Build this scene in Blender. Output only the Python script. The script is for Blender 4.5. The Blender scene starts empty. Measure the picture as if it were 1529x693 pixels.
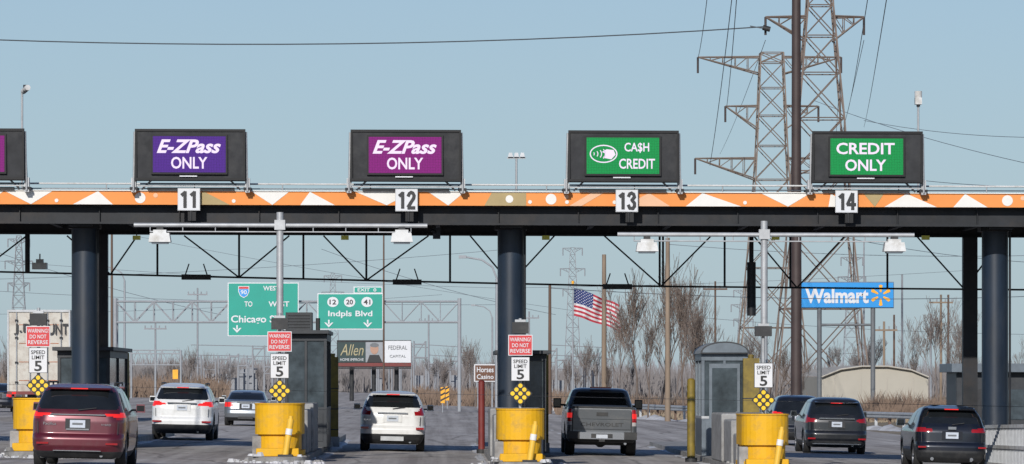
import bpy, math, random
from mathutils import Vector, Matrix
random.seed(7)
scene = bpy.context.scene
scene.view_settings.view_transform = 'Standard'
scene.view_settings.look = 'None'
scene.view_settings.exposure = 0

F = 6840.0; CX = 656.0; HY = 569.0; CAMZ = 2.0
def wx(px, Y): return (px-CX)*Y/F
def wz(py, Y): return CAMZ+(HY-py)*Y/F
def g(X): return -0.022*max(-20.0, min(20.0, X))

# ------------------------------------------------------------------ materials
def mat(name, col, rough=0.6, metal=0.0, var=0.15, nscale=3.0, coat=0.0, emit=0.0, bump=0.0, spec=0.5, stretch=(1,1,1), dirt=None, dscale=1.5, ecol=None):
    m = bpy.data.materials.new(name); m.use_nodes = True
    nt = m.node_tree; b = nt.nodes['Principled BSDF']
    b.inputs['Roughness'].default_value = rough
    b.inputs['Metallic'].default_value = metal
    b.inputs['Specular IOR Level'].default_value = spec
    b.inputs['Coat Weight'].default_value = coat
    b.inputs['Coat Roughness'].default_value = 0.05
    tc = nt.nodes.new('ShaderNodeTexCoord'); mp = nt.nodes.new('ShaderNodeMapping')
    mp.inputs['Scale'].default_value = stretch
    nt.links.new(tc.outputs['Object'], mp.inputs['Vector'])
    nz = nt.nodes.new('ShaderNodeTexNoise'); nz.inputs['Scale'].default_value = nscale
    nz.inputs['Detail'].default_value = 5; nz.inputs['Roughness'].default_value = 0.65
    nt.links.new(mp.outputs[0], nz.inputs['Vector'])
    r = nt.nodes.new('ShaderNodeValToRGB')
    r.color_ramp.elements[0].position = 0.3; r.color_ramp.elements[1].position = 0.7
    r.color_ramp.elements[0].color = tuple(max(0, c*(1-var)) for c in col)+(1,)
    r.color_ramp.elements[1].color = tuple(min(1, c*(1+var)) for c in col)+(1,)
    nt.links.new(nz.outputs['Fac'], r.inputs['Fac'])
    out = r.outputs['Color']
    if dirt:
        n2 = nt.nodes.new('ShaderNodeTexNoise'); n2.inputs['Scale'].default_value = dscale
        n2.inputs['Detail'].default_value = 8; n2.inputs['Roughness'].default_value = 0.7
        nt.links.new(mp.outputs[0], n2.inputs['Vector'])
        r2 = nt.nodes.new('ShaderNodeValToRGB')
        r2.color_ramp.elements[0].position = 0.48; r2.color_ramp.elements[1].position = 0.68
        r2.color_ramp.elements[0].color = (0,0,0,1); r2.color_ramp.elements[1].color = (.8,.8,.8,1)
        nt.links.new(n2.outputs['Fac'], r2.inputs['Fac'])
        mx = nt.nodes.new('ShaderNodeMixRGB'); mx.inputs['Color2'].default_value = tuple(dirt)+(1,)
        nt.links.new(r2.outputs['Color'], mx.inputs['Fac']); nt.links.new(out, mx.inputs['Color1'])
        out = mx.outputs['Color']
    nt.links.new(out, b.inputs['Base Color'])
    if emit:
        b.inputs['Emission Strength'].default_value = emit
        if ecol: b.inputs['Emission Color'].default_value = tuple(ecol)+(1,)
        else: nt.links.new(out, b.inputs['Emission Color'])
    if bump:
        bp = nt.nodes.new('ShaderNodeBump'); bp.inputs['Strength'].default_value = bump
        nt.links.new(nz.outputs['Fac'], bp.inputs['Height']); nt.links.new(bp.outputs[0], b.inputs['Normal'])
    return m

def led(name, col, e=1.0):
    m = mat(name, col, rough=.5, var=.05)
    nt = m.node_tree; b = nt.nodes['Principled BSDF']
    tc = nt.nodes.new('ShaderNodeTexCoord')
    v = nt.nodes.new('ShaderNodeTexVoronoi'); v.inputs['Scale'].default_value = 24; v.inputs['Randomness'].default_value = 0.2
    nt.links.new(tc.outputs['Object'], v.inputs['Vector'])
    r = nt.nodes.new('ShaderNodeValToRGB')
    r.color_ramp.elements[0].color = tuple(min(1,c*1.4) for c in col)+(1,)
    r.color_ramp.elements[1].color = tuple(c*.6 for c in col)+(1,)
    r.color_ramp.elements[0].position = .15; r.color_ramp.elements[1].position = .75
    nt.links.new(v.outputs['Distance'], r.inputs['Fac'])
    nt.links.new(r.outputs['Color'], b.inputs['Emission Color'])
    b.inputs['Emission Strength'].default_value = e
    for l in list(b.inputs['Base Color'].links): nt.links.remove(l)
    b.inputs['Base Color'].default_value = (.01,.01,.012,1)
    b.inputs['Specular IOR Level'].default_value = .1
    return m

M = {}
M['conc'] = mat('concrete', (.31,.305,.295), .9, var=.25, nscale=4, bump=.3, dirt=(.15,.14,.13))
M['kerb'] = mat('kerb_concrete', (.28,.27,.255), .9, var=.3, nscale=5, bump=.4, dirt=(.13,.12,.11))
M['snow'] = mat('dirty_snow', (.55,.55,.56), .8, var=.25, nscale=6, bump=.5, dirt=(.28,.27,.26))
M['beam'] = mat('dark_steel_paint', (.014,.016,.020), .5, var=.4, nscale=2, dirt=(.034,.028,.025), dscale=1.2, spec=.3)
M['beam2'] = mat('dark_steel_shade', (.012,.013,.016), .7, var=.3)  # darker copy of the beam steel, underside shade put into the colour
M['navy'] = mat('navy_column_paint', (.011,.021,.038), .42, var=.35, nscale=1.5, stretch=(1,1,.3), dirt=(.03,.036,.045), dscale=1.0)
M['galv'] = mat('galvanised_steel', (.40,.41,.42), .5, .3, var=.15, nscale=4)
M['galv_far'] = mat('galvanised_hazed', (.30,.315,.335), .7, var=.1)  # blue-grey steel for distant things, air haze mixed into the colour
M['whitep'] = mat('white_paint', (.60,.60,.59), .55, var=.1, nscale=5, dirt=(.38,.36,.32), dscale=3)
M['signw'] = mat('sign_white', (.64,.65,.67), .45, var=.04)
M['signblk'] = mat('sign_black', (.012,.012,.014), .5, var=.1)
M['signred'] = mat('sign_red', (.56,.03,.035), .45, var=.08)
M['yellow'] = mat('yellow_paint', (.76,.41,.01), .6, var=.12, nscale=3, bump=.15, dirt=(.44,.27,.06), dscale=3.0, spec=.3)
M['dely'] = mat('delineator_yellow', (.80,.47,.05), .45, var=.08)
M['markery'] = mat('marker_yellow', (.80,.52,.02), .35, var=.05, emit=.05)  # reflector discs, not lamps; a faint glow is added to the yellow
M['yellow_shaded'] = mat('yellow_paint_shaded', (.22,.155,.02), .6, var=.25, nscale=4, dirt=(.08,.06,.02))  # yellow post paint darkened to olive, shade put into the colour; dirt on top
M['redpost'] = mat('red_paint', (.18,.025,.022), .55, var=.2, dirt=(.1,.04,.03))
M['house'] = mat('sign_housing', (.033,.034,.037), .7, var=.25, nscale=3, dirt=(.05,.05,.05), spec=.3)
M['rim'] = mat('sign_rim', (.012,.012,.013), .55, spec=.3)
M['glass'] = mat('dark_glass', (.012,.014,.016), .06, var=.2, spec=.6)
M['boothg'] = mat('booth_glass', (.05,.065,.075), .12, var=.5, nscale=2)
M['boothd'] = mat('booth_dark', (.018,.022,.028), .5, var=.3, dirt=(.038,.038,.04))
M['bootha'] = mat('booth_aluminium', (.13,.155,.18), .45, .4, var=.2, nscale=3)
M['boothr'] = mat('booth_roof', (.26,.27,.28), .6, var=.15)
M['orange'] = mat('mural_orange', (.78,.29,.085), .7, var=.04, nscale=2, spec=.2)
M['peach'] = mat('mural_peach', (.76,.46,.29), .7, var=.05, spec=.2)
M['muralw'] = mat('mural_white', (.76,.74,.70), .7, var=.04, spec=.2)
M['muralo'] = mat('mural_olive', (.40,.31,.16), .7, var=.08, spec=.2)
M['green'] = mat('guide_sign_green', (.0,.30,.225), .5, var=.06, nscale=1)
M['blue'] = mat('store_sign_blue', (.015,.27,.66), .4, var=.05)
M['rustm'] = mat('mural_rust', (.36,.13,.06), .7, var=.3)
M['spark'] = mat('spark_yellow', (.85,.40,.02), .4)
M['brownsign'] = mat('brown_sign', (.12,.045,.02), .5)
M['ledv'] = led('led_violet', (.065,.013,.22), 1.1)
M['ledm'] = led('led_magenta', (.20,.006,.16), 1.1)
M['ledg'] = led('led_green', (.0,.25,.055), 1.1)
M['ledw'] = mat('led_white', (.45,.4,.47), .6, var=.03, emit=.42, ecol=(.95,.76,1))
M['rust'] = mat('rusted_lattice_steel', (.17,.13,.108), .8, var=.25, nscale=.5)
M['rust2'] = mat('rusted_lattice_steel_hazed', (.20,.158,.13), .8, var=.2, nscale=.5)  # paler rust for the farther tower, distance haze painted in
M['pole'] = mat('weathering_steel', (.05,.033,.03), .6, var=.2, nscale=1)
M['wood'] = mat('wood_pole', (.24,.18,.13), .85, var=.25, nscale=2, stretch=(1,1,.2))
M['wood2'] = mat('wood_pole_dark', (.13,.083,.06), .85, var=.25, nscale=2, stretch=(1,1,.2))
M['haze'] = mat('far_haze_grey', (.27,.28,.30), .9, var=.1)  # atmospheric haze painted as flat pale grey on far steel and trees
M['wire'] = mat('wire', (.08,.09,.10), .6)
M['wire2'] = mat('wire_hazed', (.16,.185,.21), .7)  # wires lightened towards sky blue, haze painted into the colour
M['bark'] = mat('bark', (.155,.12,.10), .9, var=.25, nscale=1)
M['bark2'] = mat('bark_light_haze', (.18,.15,.135), .9, var=.2, nscale=1)  # bark lightened for distance, haze painted into the colour
M['bark3'] = mat('bark_hazy', (.195,.178,.175), .9, var=.15, nscale=.3)  # palest bark, haze over far trees and tree line painted in
M['brush'] = mat('dry_brush', (.185,.13,.095), .9, var=.45, nscale=.5)
M['brush2'] = mat('dry_reed', (.27,.215,.15), .9, var=.35, nscale=.5)
M['tan'] = mat('tan_wall', (.42,.39,.33), .85, var=.06, nscale=.4)
M['tanroof'] = mat('tan_roof', (.43,.40,.35), .8, var=.06)
M['tire'] = mat('tyre', (.018,.018,.018), .8, var=.2)
M['rimm'] = mat('wheel_rim', (.35,.35,.36), .35, .8)
M['blk'] = mat('black_plastic', (.02,.021,.023), .6, var=.2, dirt=(.05,.048,.045), dscale=3)
M['chrome'] = mat('chrome', (.6,.6,.62), .15, .95, var=.05)
M['lamp'] = mat('tail_lamp_red', (.30,.008,.012), .18, var=.1, coat=.5)
M['lamplit'] = mat('tail_lamp_lit', (.5,.012,.012), .25, emit=.5, ecol=(1,.03,.025))
M['lampw'] = mat('tail_lamp_clear', (.45,.42,.42), .2)
M['plate'] = mat('licence_plate', (.50,.54,.60), .4, var=.1, nscale=20)
M['trailer'] = mat('trailer_cream', (.52,.49,.43), .6, var=.1, dirt=(.32,.25,.2), dscale=2)
M['flagr'] = mat('flag_red', (.42,.03,.05), .8); M['flagw'] = mat('flag_white', (.62,.6,.6), .8); M['flagb'] = mat('flag_blue', (.02,.035,.14), .8)
M['skin'] = mat('billboard_face', (.42,.25,.18), .7)
M['bbg'] = mat('billboard_green', (.02,.045,.045), .6); M['bbd'] = mat('billboard_grey', (.14,.15,.16), .6); M['bbt'] = mat('billboard_gold', (.38,.33,.19), .6)
M['amber'] = mat('amber_beacon', (.40,.40,.07), .4, emit=.1)
M['paintw'] = mat('road_paint_white', (.55,.55,.53), .8, var=.3, nscale=3, dirt=(.3,.29,.28), dscale=4)

def pavement_mat():
    m = bpy.data.materials.new('worn_pavement'); m.use_nodes = True
    nt = m.node_tree; b = nt.nodes['Principled BSDF']; b.inputs['Roughness'].default_value = 1.0
    b.inputs['Specular IOR Level'].default_value = .08
    N = nt.nodes.new; Lk = nt.links.new
    tc = N('ShaderNodeTexCoord')
    def noise(scale, st, det=6):
        mp = N('ShaderNodeMapping'); mp.inputs['Scale'].default_value = st; Lk(tc.outputs['Object'], mp.inputs[0])
        n = N('ShaderNodeTexNoise'); n.inputs['Scale'].default_value = scale; n.inputs['Detail'].default_value = det
        n.inputs['Roughness'].default_value = .65
        Lk(mp.outputs[0], n.inputs['Vector']); return n
    n1 = noise(1.0, (.6,.05,1)); n2 = noise(1.0, (1.6,.012,1), 4); n3 = noise(5, (1,.3,1)); n4 = noise(.5,(1,.25,1))
    r1 = N('ShaderNodeValToRGB'); e = r1.color_ramp.elements
    e[0].position=.3; e[0].color=(.33,.305,.288,1); e[1].position=.7; e[1].color=(.46,.432,.41,1)
    Lk(n1.outputs['Fac'], r1.inputs['Fac'])
    r2 = N('ShaderNodeValToRGB'); e = r2.color_ramp.elements
    e[0].position=.38; e[0].color=(.70,.69,.69,1); e[1].position=.62; e[1].color=(1.1,1.1,1.1,1)
    Lk(n2.outputs['Fac'], r2.inputs['Fac'])
    mx = N('ShaderNodeMixRGB'); mx.blend_type='MULTIPLY'; mx.inputs[0].default_value=.85
    Lk(r1.outputs[0], mx.inputs[1]); Lk(r2.outputs[0], mx.inputs[2])
    r3 = N('ShaderNodeValToRGB'); e = r3.color_ramp.elements
    e[0].position=.3; e[0].color=(.8,.8,.8,1); e[1].position=.7; e[1].color=(1.15,1.15,1.15,1)
    Lk(n3.outputs['Fac'], r3.inputs['Fac'])
    mx2 = N('ShaderNodeMixRGB'); mx2.blend_type='MULTIPLY'; mx2.inputs[0].default_value=.85
    Lk(mx.outputs[0], mx2.inputs[1]); Lk(r3.outputs[0], mx2.inputs[2])
    mp = N('ShaderNodeMapping'); mp.inputs['Scale'].default_value=(.35,.09,1); Lk(tc.outputs['Object'], mp.inputs[0])
    ad = N('ShaderNodeMixRGB'); ad.inputs[0].default_value=.12; Lk(mp.outputs[0], ad.inputs[1]); Lk(n3.outputs['Color'], ad.inputs[2])
    v = N('ShaderNodeTexVoronoi'); v.feature='DISTANCE_TO_EDGE'; v.inputs['Scale'].default_value=1
    Lk(ad.outputs[0], v.inputs['Vector'])
    r4 = N('ShaderNodeValToRGB'); e = r4.color_ramp.elements
    e[0].position=.0; e[0].color=(.4,.4,.4,1); e[1].position=.025; e[1].color=(1,1,1,1)
    Lk(v.outputs['Distance'], r4.inputs['Fac'])
    mx3 = N('ShaderNodeMixRGB'); mx3.blend_type='MULTIPLY'; mx3.inputs[0].default_value=.8
    Lk(mx2.outputs[0], mx3.inputs[1]); Lk(r4.outputs[0], mx3.inputs[2])
    r5 = N('ShaderNodeValToRGB'); e = r5.color_ramp.elements
    e[0].position=.52; e[0].color=(0,0,0,1); e[1].position=.72; e[1].color=(.6,.6,.6,1)
    Lk(n4.outputs['Fac'], r5.inputs['Fac'])
    mx4 = N('ShaderNodeMixRGB'); mx4.inputs[2].default_value=(.52,.505,.495,1)
    Lk(r5.outputs[0], mx4.inputs[0]); Lk(mx3.outputs[0], mx4.inputs[1])
    Lk(mx4.outputs[0], b.inputs['Base Color'])
    return m
M['pave'] = pavement_mat()
M['grass'] = mat('dry_winter_grass', (.23,.19,.135), .95, var=.35, nscale=.15, dirt=(.34,.32,.3), dscale=.05, spec=.1)

# ------------------------------------------------------------------ mesh builder
class MB:
    def __init__(s, name, slope=0.0):
        s.name=name; s.v=[]; s.f=[]; s.m=[]; s.mats=[]; s.slope=slope; s.sm=[]
    def mi(s, k):
        m = M[k] if isinstance(k,str) else k
        if m not in s.mats: s.mats.append(m)
        return s.mats.index(m)
    def add(s, vs, fs, k, smooth=False):
        o=len(s.v); s.v += [tuple(p) for p in vs]; i=s.mi(k)
        for f in fs:
            s.f.append(tuple(o+a for a in f)); s.m.append(i); s.sm.append(smooth)
    def box(s, x0,x1,y0,y1,z0,z1,k):
        vs=[(x0,y0,z0),(x1,y0,z0),(x1,y1,z0),(x0,y1,z0),(x0,y0,z1),(x1,y0,z1),(x1,y1,z1),(x0,y1,z1)]
        s.add(vs,[(0,3,2,1),(4,5,6,7),(0,1,5,4),(1,2,6,5),(2,3,7,6),(3,0,4,7)],k)
    def quad(s, a,b,c,d,k): s.add([a,b,c,d],[(0,1,2,3)],k)
    def tube(s,p,q,r0,k,r1=None,n=6,cap=True,smooth=True):
        p=Vector(p); q=Vector(q); r1=r0 if r1 is None else r1
        d=(q-p)
        if d.length<1e-6: return
        d.normalize(); u=d.cross(Vector((0,0,1)))
        if u.length<.05: u=Vector((1,0,0))
        u.normalize(); w=d.cross(u)
        vs=[]
        for c,r in ((p,r0),(q,r1)):
            for i in range(n):
                a=2*math.pi*i/n; vs.append(c+u*math.cos(a)*r+w*math.sin(a)*r)
        fs=[(i,n+i,n+(i+1)%n,(i+1)%n) for i in range(n)]
        s.add(vs,fs,k,smooth and n>4)
        if cap: s.add(vs,[tuple(range(n)),tuple(range(2*n-1,n-1,-1))],k)
    def prism(s, out, z0, z1, k, top=None, scale_top=1.0, c=(0,0)):
        n=len(out)
        vs=[(x,y,z0) for x,y in out]+[(c[0]+(x-c[0])*scale_top,c[1]+(y-c[1])*scale_top,z1) for x,y in out]
        s.add(vs,[(i,(i+1)%n,n+(i+1)%n,n+i) for i in range(n)],k)
        s.add(vs[n:],[tuple(range(n))],top or k); s.add(vs[:n],[tuple(range(n-1,-1,-1))],k)
    def fpoly(s, pts, y, k):
        s.add([(x,y,z) for x,z in pts],[tuple(range(len(pts)))],k)
    def disc(s, x,z,r,y,k,n=16,rz=None):
        rz=rz or r
        s.fpoly([(x+r*math.cos(2*math.pi*i/n), z+rz*math.sin(2*math.pi*i/n)) for i in range(n)],y,k)
    def ring(s,x,z,ra,rb,w,y,k,a0=0,a1=360,n=24):
        for i in range(n):
            t0=math.radians(a0+(a1-a0)*i/n); t1=math.radians(a0+(a1-a0)*(i+1)/n)
            s.add([(x+(ra-w)*math.cos(t0),y,z+(rb-w)*math.sin(t0)),(x+ra*math.cos(t0),y,z+rb*math.sin(t0)),
                   (x+ra*math.cos(t1),y,z+rb*math.sin(t1)),(x+(ra-w)*math.cos(t1),y,z+(rb-w)*math.sin(t1))],[(0,1,2,3)],k)
    def text(s, txt, x0,x1,z0,z1,y,k,bold=.012,shear=0.0):
        cu=bpy.data.curves.new('t','FONT'); cu.body=txt; cu.offset=bold; cu.shear=shear; cu.resolution_u=3
        ob=bpy.data.objects.new('t',cu); scene.collection.objects.link(ob)
        bpy.context.view_layer.update()
        me=bpy.data.meshes.new_from_object(ob.evaluated_get(bpy.context.evaluated_depsgraph_get()))
        vs=[v.co.copy() for v in me.vertices]
        if vs:
            ax=min(v.x for v in vs); bx=max(v.x for v in vs); az=min(v.y for v in vs); bz=max(v.y for v in vs)
            sx=(x1-x0)/max(bx-ax,1e-6); sz=(z1-z0)/max(bz-az,1e-6)
            s.add([(x0+(v.x-ax)*sx,y,z0+(v.y-az)*sz) for v in vs],[tuple(p.vertices) for p in me.polygons],k)
        bpy.data.objects.remove(ob); bpy.data.curves.remove(cu); bpy.data.meshes.remove(me)
    def lathex(s, cx,cy,cz, prof, k, n=28):
        vs=[]; m=len(prof)
        for i in range(n):
            a=2*math.pi*i/n
            for x,r in prof: vs.append((cx+x,cy+r*math.cos(a),cz+r*math.sin(a)))
        fs=[]
        for i in range(n):
            j=(i+1)%n
            for t in range(m-1): fs.append((i*m+t,i*m+t+1,j*m+t+1,j*m+t))
        s.add(vs,fs,k,True)
    def build(s, parent=None, loc=None, rot=None, bevel=0):
        me=bpy.data.meshes.new(s.name)
        v=s.v
        if s.slope: v=[(x,y,z-s.slope*x) for x,y,z in v]
        me.from_pydata(v,[],s.f)
        for m in s.mats: me.materials.append(m)
        me.polygons.foreach_set('material_index', s.m)
        me.polygons.foreach_set('use_smooth', s.sm)
        me.update()
        ob=bpy.data.objects.new(s.name,me); scene.collection.objects.link(ob)
        if loc: ob.location=loc
        if rot: ob.rotation_euler=rot
        if parent: ob.parent=parent
        if bevel:
            b=ob.modifiers.new('bevel','BEVEL'); b.width=bevel; b.segments=2; b.limit_method='ANGLE'
        return ob

# ------------------------------------------------------------------ ground
gr=MB('ground')
xs=[-4000,-400,-60,-20,20,60,400,4000]; ys=[-200,60,200,400,1000,3000,9000]
vs=[(x,y,g(x)-.012) for y in ys for x in xs]; n=len(xs)
gr.add(vs,[(j*n+i,j*n+i+1,(j+1)*n+i+1,(j+1)*n+i) for j in range(len(ys)-1) for i in range(n-1)],'grass'); gr.build()
rd=MB('toll_plaza_pavement')
def rowx(Y):
    if Y<=225: return -75,20.9
    t=min(1,(Y-225)/200); return -75+45*t, 20.9-12*t
rows=[10,60,100,140,180,225,260,300,350,425,700,1500]
vs=[];
for Y in rows:
    a,b=rowx(Y)
    for x in (a,-20,0,b): vs.append((x,Y,g(x)+.0))
rd.add(vs,[(j*4+i,j*4+i+1,(j+1)*4+i+1,(j+1)*4+i) for j in range(len(rows)-1) for i in range(3)],'pave'); rd.build()
mk=MB('lane_markings')
for X in (-16.5,-12.7,-6.6,-.9,4.8):
    for k in range(14):
        y0=170+k*12; mk.quad((X-.07,y0,g(X)+.006),(X+.07,y0,g(X)+.006),(X+.07,y0+3.5,g(X)+.006),(X-.07,y0+3.5,g(X)+.006),'paintw')
for X in (8.2,):
    mk.quad((X-.08,160,g(X)+.006),(X+.08,160,g(X)+.006),(X+.08,420,g(X)+.006),(X-.08,420,g(X)+.006),'paintw')
mk.build()

# ------------------------------------------------------------------ islands, bullnoses, sign stacks
def uplan(X,Y,hw,length,n=14):
    o=[(X+hw*math.cos(a),Y+hw+hw*math.sin(a)) for a in [math.pi+math.pi*i/n for i in range(n+1)]]
    return o+[(X+hw,Y+length),(X-hw,Y+length)]
ISL=[-9.5,-3.79,1.92,7.68]
for X in ISL:
    z=g(X)
    m=MB('toll_island'); m.prism(uplan(X,106.6,.68,46),z-.05,z+.15,'kerb'); m.build(bevel=.03)
    m=MB('crash_cushion')
    m.prism(uplan(X,107.6,.58,2.2),z+.15,z+.28,'yellow')
    m.prism(uplan(X,107.68,.49,2.1),z+.28,z+.66,'yellow')
    m.prism(uplan(X,107.58,.56,2.25),z+.662,z+1.36,'yellow')
    m.prism(uplan(X,107.56,.575,2.28),z+1.362,z+1.39,'yellow')
    m.box(X-.5,X+.5,107.2,107.62,z+.15,z+.34,'yellow')
    m.box(X-.62,X-.40,107.9,108.6,z+.15,z+.62,'conc')
    m.build(bevel=.02)
    m=MB('concrete_barrier_block')
    m.box(X-.6,X+.6,111.2,114,z+.15,z+1.22,'conc'); m.box(X-.66,X+.66,114.05,118.2,z+.15,z+1.36,'conc')
    m.box(X-.55,X+.55,110.0,111.15,z+.15,z+.9,'conc'); m.build(bevel=.04)
    m=MB('delineator_post')
    m.tube((X+.18,107.0,z+.1),(X+.32,107.02,z+1.02),.075,'dely',n=12); m.tube((X+.265,106.995,z+.66),(X+.287,107.0,z+.8),.08,'muralw',n=12)
    m.tube((X+.32,107.02,z+1.02),(X+.325,107.02,z+1.1),.05,'dely',n=10)
    m.box(X+.02,X+.36,106.85,107.18,z+.15,z+.2,'blk'); m.build()
    rb=MB('ice_rubble'); rr=random.Random(int(X*10)+99)
    for i in range(110):
        a=rr.uniform(math.pi*.9,math.pi*2.1); rad=rr.uniform(.6,1.1); 
        x=X+rad*1.05*math.cos(a); y=107.3+rad*1.0*math.sin(a)+rr.uniform(-.2,6)*(1 if rr.random()<.35 else 0)
        s=rr.uniform(.03,.11); zz=g(x)+ (.15 if (abs(x-X)<.66 and y>106.8) else 0)
        k=rr.choice(['snow','snow','snow','kerb','conc'])
        pts=[(x+s*math.cos(t*1.05+rr.uniform(-.2,.2))*rr.uniform(.7,1.2),y+s*math.sin(t*1.05)*rr.uniform(.7,1.2)) for t in range(6)]
        rb.prism(pts,zz,zz+s*rr.uniform(.4,.9),k,scale_top=.6,c=(x,y))
    rb.build()

def stack(px, red, zoff, lampy):
    Y=110.0; X=wx(px,Y); z=g(X)
    m=MB('warning_sign_post')
    m.tube((X,Y+.1,z+.15),(X,Y+.1,z+3.55),.04,'galv',n=8)
    def Z(py): return wz(py,Y)
    yl0,yl1=lampy; m.box(X-.2,X+.2,Y-.05,Y+.2,Z(yl1),Z(yl0),'blk'); m.box(X-.13,X+.13,Y-.02,Y+.14,Z(yl0)+.002,Z(yl0)+.06,'galv')
    if red:
        a,b=red; w=.29
        m.box(X-w,X+w,Y-.02,Y+.01,Z(b),Z(a),'signw'); m.box(X-w+.018,X+w-.018,Y-.026,Y-.021,Z(b)+.018,Z(a)-.018,'signred')
        h=(Z(a)-Z(b))
        m.text('WARNING!',X-.25,X+.25,Z(b)+h*.68,Z(b)+h*.87,Y-.035,'signw',.01)
        m.text('DO NOT',X-.2,X+.2,Z(b)+h*.40,Z(b)+h*.59,Y-.035,'signw',.01)
        m.text('REVERSE',X-.24,X+.24,Z(b)+h*.13,Z(b)+h*.32,Y-.035,'signw',.01)
    a,b=zoff; h=Z(a)-Z(b); w=.225
    m.box(X-w,X+w,Y-.02,Y+.01,Z(b),Z(a),'signblk'); m.box(X-w+.012,X+w-.012,Y-.026,Y-.021,Z(b)+.012,Z(a)-.012,'signw')
    m.text('SPEED',X-.17,X+.17,Z(b)+h*.74,Z(b)+h*.89,Y-.035,'signblk',.012)
    m.text('LIMIT',X-.15,X+.15,Z(b)+h*.54,Z(b)+h*.69,Y-.035,'signblk',.012)
    m.text('5',X-.09,X+.09,Z(b)+h*.07,Z(b)+h*.48,Y-.035,'signblk',.02)
    cz=Z(b)-.3; r=.29
    m.add([(X,Y-.02,cz-r),(X+r,Y-.02,cz),(X,Y-.02,cz+r),(X-r,Y-.02,cz),(X,Y,cz-r),(X+r,Y,cz),(X,Y,cz+r),(X-r,Y,cz)],
          [(0,1,2,3),(7,6,5,4),(0,4,5,1),(1,5,6,2),(2,6,7,3),(3,7,4,0)],'signblk')
    for i in (-1,0,1):
        for j in (-1,0,1):
            u=(i-j)*.094; v=(i+j)*.094; m.disc(X+u,cz+v,.052,Y-.03,'markery',12)
    m.build()
stack(57,(487,518),(519,557),(468,486))
stack(417.5,(495,525),(528,565),(475,492))
stack(777,(500,531),(533,569),(481,498))
stack(1140,None,(542,579),(487,502))

def tgantry(px,y0,x0,x1,ytop,devs):
    Y=112.0; X=wx(px,Y); z=wz(y0,Y)
    m=MB('reader_gantry')
    m.tube((X,Y,g(X)+.15),(X,Y,wz(ytop,Y)),.085,'galv',n=14)
    m.box(X-.2,X+.2,Y-.2,Y+.2,g(X)+.15,g(X)+.2,'galv')
    m.tube((wx(x0,Y),Y-.02,z),(wx(x1,Y),Y-.02,z-.02),.055,'galv',n=10)
    m.tube((wx(x0,Y)+.4,Y-.02,z-.16),(wx(x1,Y)-.4,Y-.02,z-.18),.018,'galv',n=6)
    m.box(X-.13,X+.13,Y-.13,Y+.13,z-.12,z+.12,'galv')
    for i in range(9):
        xx=wx(x0+ (x1-x0)*(i+.5)/9,Y); m.tube((xx,Y-.02,z),(xx,Y-.02,z-.17),.014,'galv',n=5)
    for d in devs:
        xx=wx(d,Y); m.tube((xx,Y-.02,z),(xx,Y-.02,z-.14),.03,'galv')
        m.prism([(xx-.27,Y-.25),(xx+.27,Y-.25),(xx+.27,Y+.25),(xx-.27,Y+.25)],z-.42,z-.2,'whitep',scale_top=.86,c=(xx,Y))
        m.box(xx-.16,xx+.16,Y-.15,Y+.15,z-.2,z-.12,'whitep'); m.box(xx-.2,xx+.2,Y-.2,Y+.2,z-.46,z-.42,'bootha')
        m.box(xx-.08,xx+.08,Y-.1,Y+.1,z-.12,z-.05,'blk')
    m.build()
tgantry(418,336,200,638,317,(239,600))
tgantry(1141,350,922,1365,330,(966,1335))

# ------------------------------------------------------------------ canopy
SL=.0033
m=MB('toll_canopy',SL)
XA,XB=-26,24
m.box(XA,XB,119.05,119.2,6.56,6.91,'orange')
m.box(XA,XB,119.0,119.25,6.912,6.935,'muralw')
rr=random.Random(33); x=XA; FY=119.04
zb,zt=6.562,6.908
while x<XB-2:
    t=rr.random(); w=rr.uniform(.5,1.5)
    k=rr.choice(['peach','peach','muralw','muralw','muralw','muralo'])
    if t<.3: m.fpoly([(x,zb),(x+w,zb),(x+w*.5+rr.uniform(-.3,.3),zt)],FY,k)
    elif t<.5: m.fpoly([(x,zt),(x+w*.55,zb),(x+w,zt)],FY,k)
    elif t<.72:
        sh=rr.uniform(-.8,.8); m.fpoly([(x,zb),(x+w*.3,zb),(x+w*.3+sh,zt),(x+sh,zt)],FY,k)
    elif t<.8:
        m.fpoly([(x,zb),(x+w,zb),(x+w,zt),(x+.2,zt)],FY,'muralo'); m.disc(x+w*.6,6.735,.1,FY-.004,'muralw',16)
    elif t<.9: m.disc(x+.2,6.735,.14,FY,'muralw',20); m.disc(x+.6,6.80,.06,FY,'peach',14)
    else:
        m.ring(x+.5,zb,.55,.33,.09,FY,'muralw',0,180,16); w=1.1
    if rr.random()<.3: m.disc(x+w+.1,6.66,.05,FY-.004,'muralw',12)
    x+=w+rr.uniform(0,.6)
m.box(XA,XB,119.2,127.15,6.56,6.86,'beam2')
def ibeam(y,z0,z1):
    m.box(XA,XB,y-.12,y+.12,z0,z0+.05,'beam'); m.box(XA,XB,y-.015,y+.015,z0+.05,z1-.05,'beam'); m.box(XA,XB,y-.12,y+.12,z1-.05,z1-.002,'beam')
ibeam(119.5,6.07,6.56); ibeam(127,6.03,6.56)
for i in range(24):
    xx=XA+.5+i*2.08; m.box(xx-.01,xx+.01,119.38,119.484,6.12,6.51,'beam')
for i in range(25):
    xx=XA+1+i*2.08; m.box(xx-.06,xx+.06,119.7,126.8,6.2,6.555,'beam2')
YT=127.0
def PT(px,py,Y=YT): return (wx(px,Y),Y,wz(py,Y)+SL*wx(px,Y))
ch=[(-500,398),(0,406),(300,413),(600,420),(920,427),(1330,431),(1900,436)]
for a,b in zip(ch,ch[1:]): m.tube(PT(*a),PT(*b),.03,'beam',n=6)
def chy(px):
    for a,b in zip(ch,ch[1:]):
        if a[0]<=px<=b[0]: return a[1]+(b[1]-a[1])*(px-a[0])/(b[0]-a[0])
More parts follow.
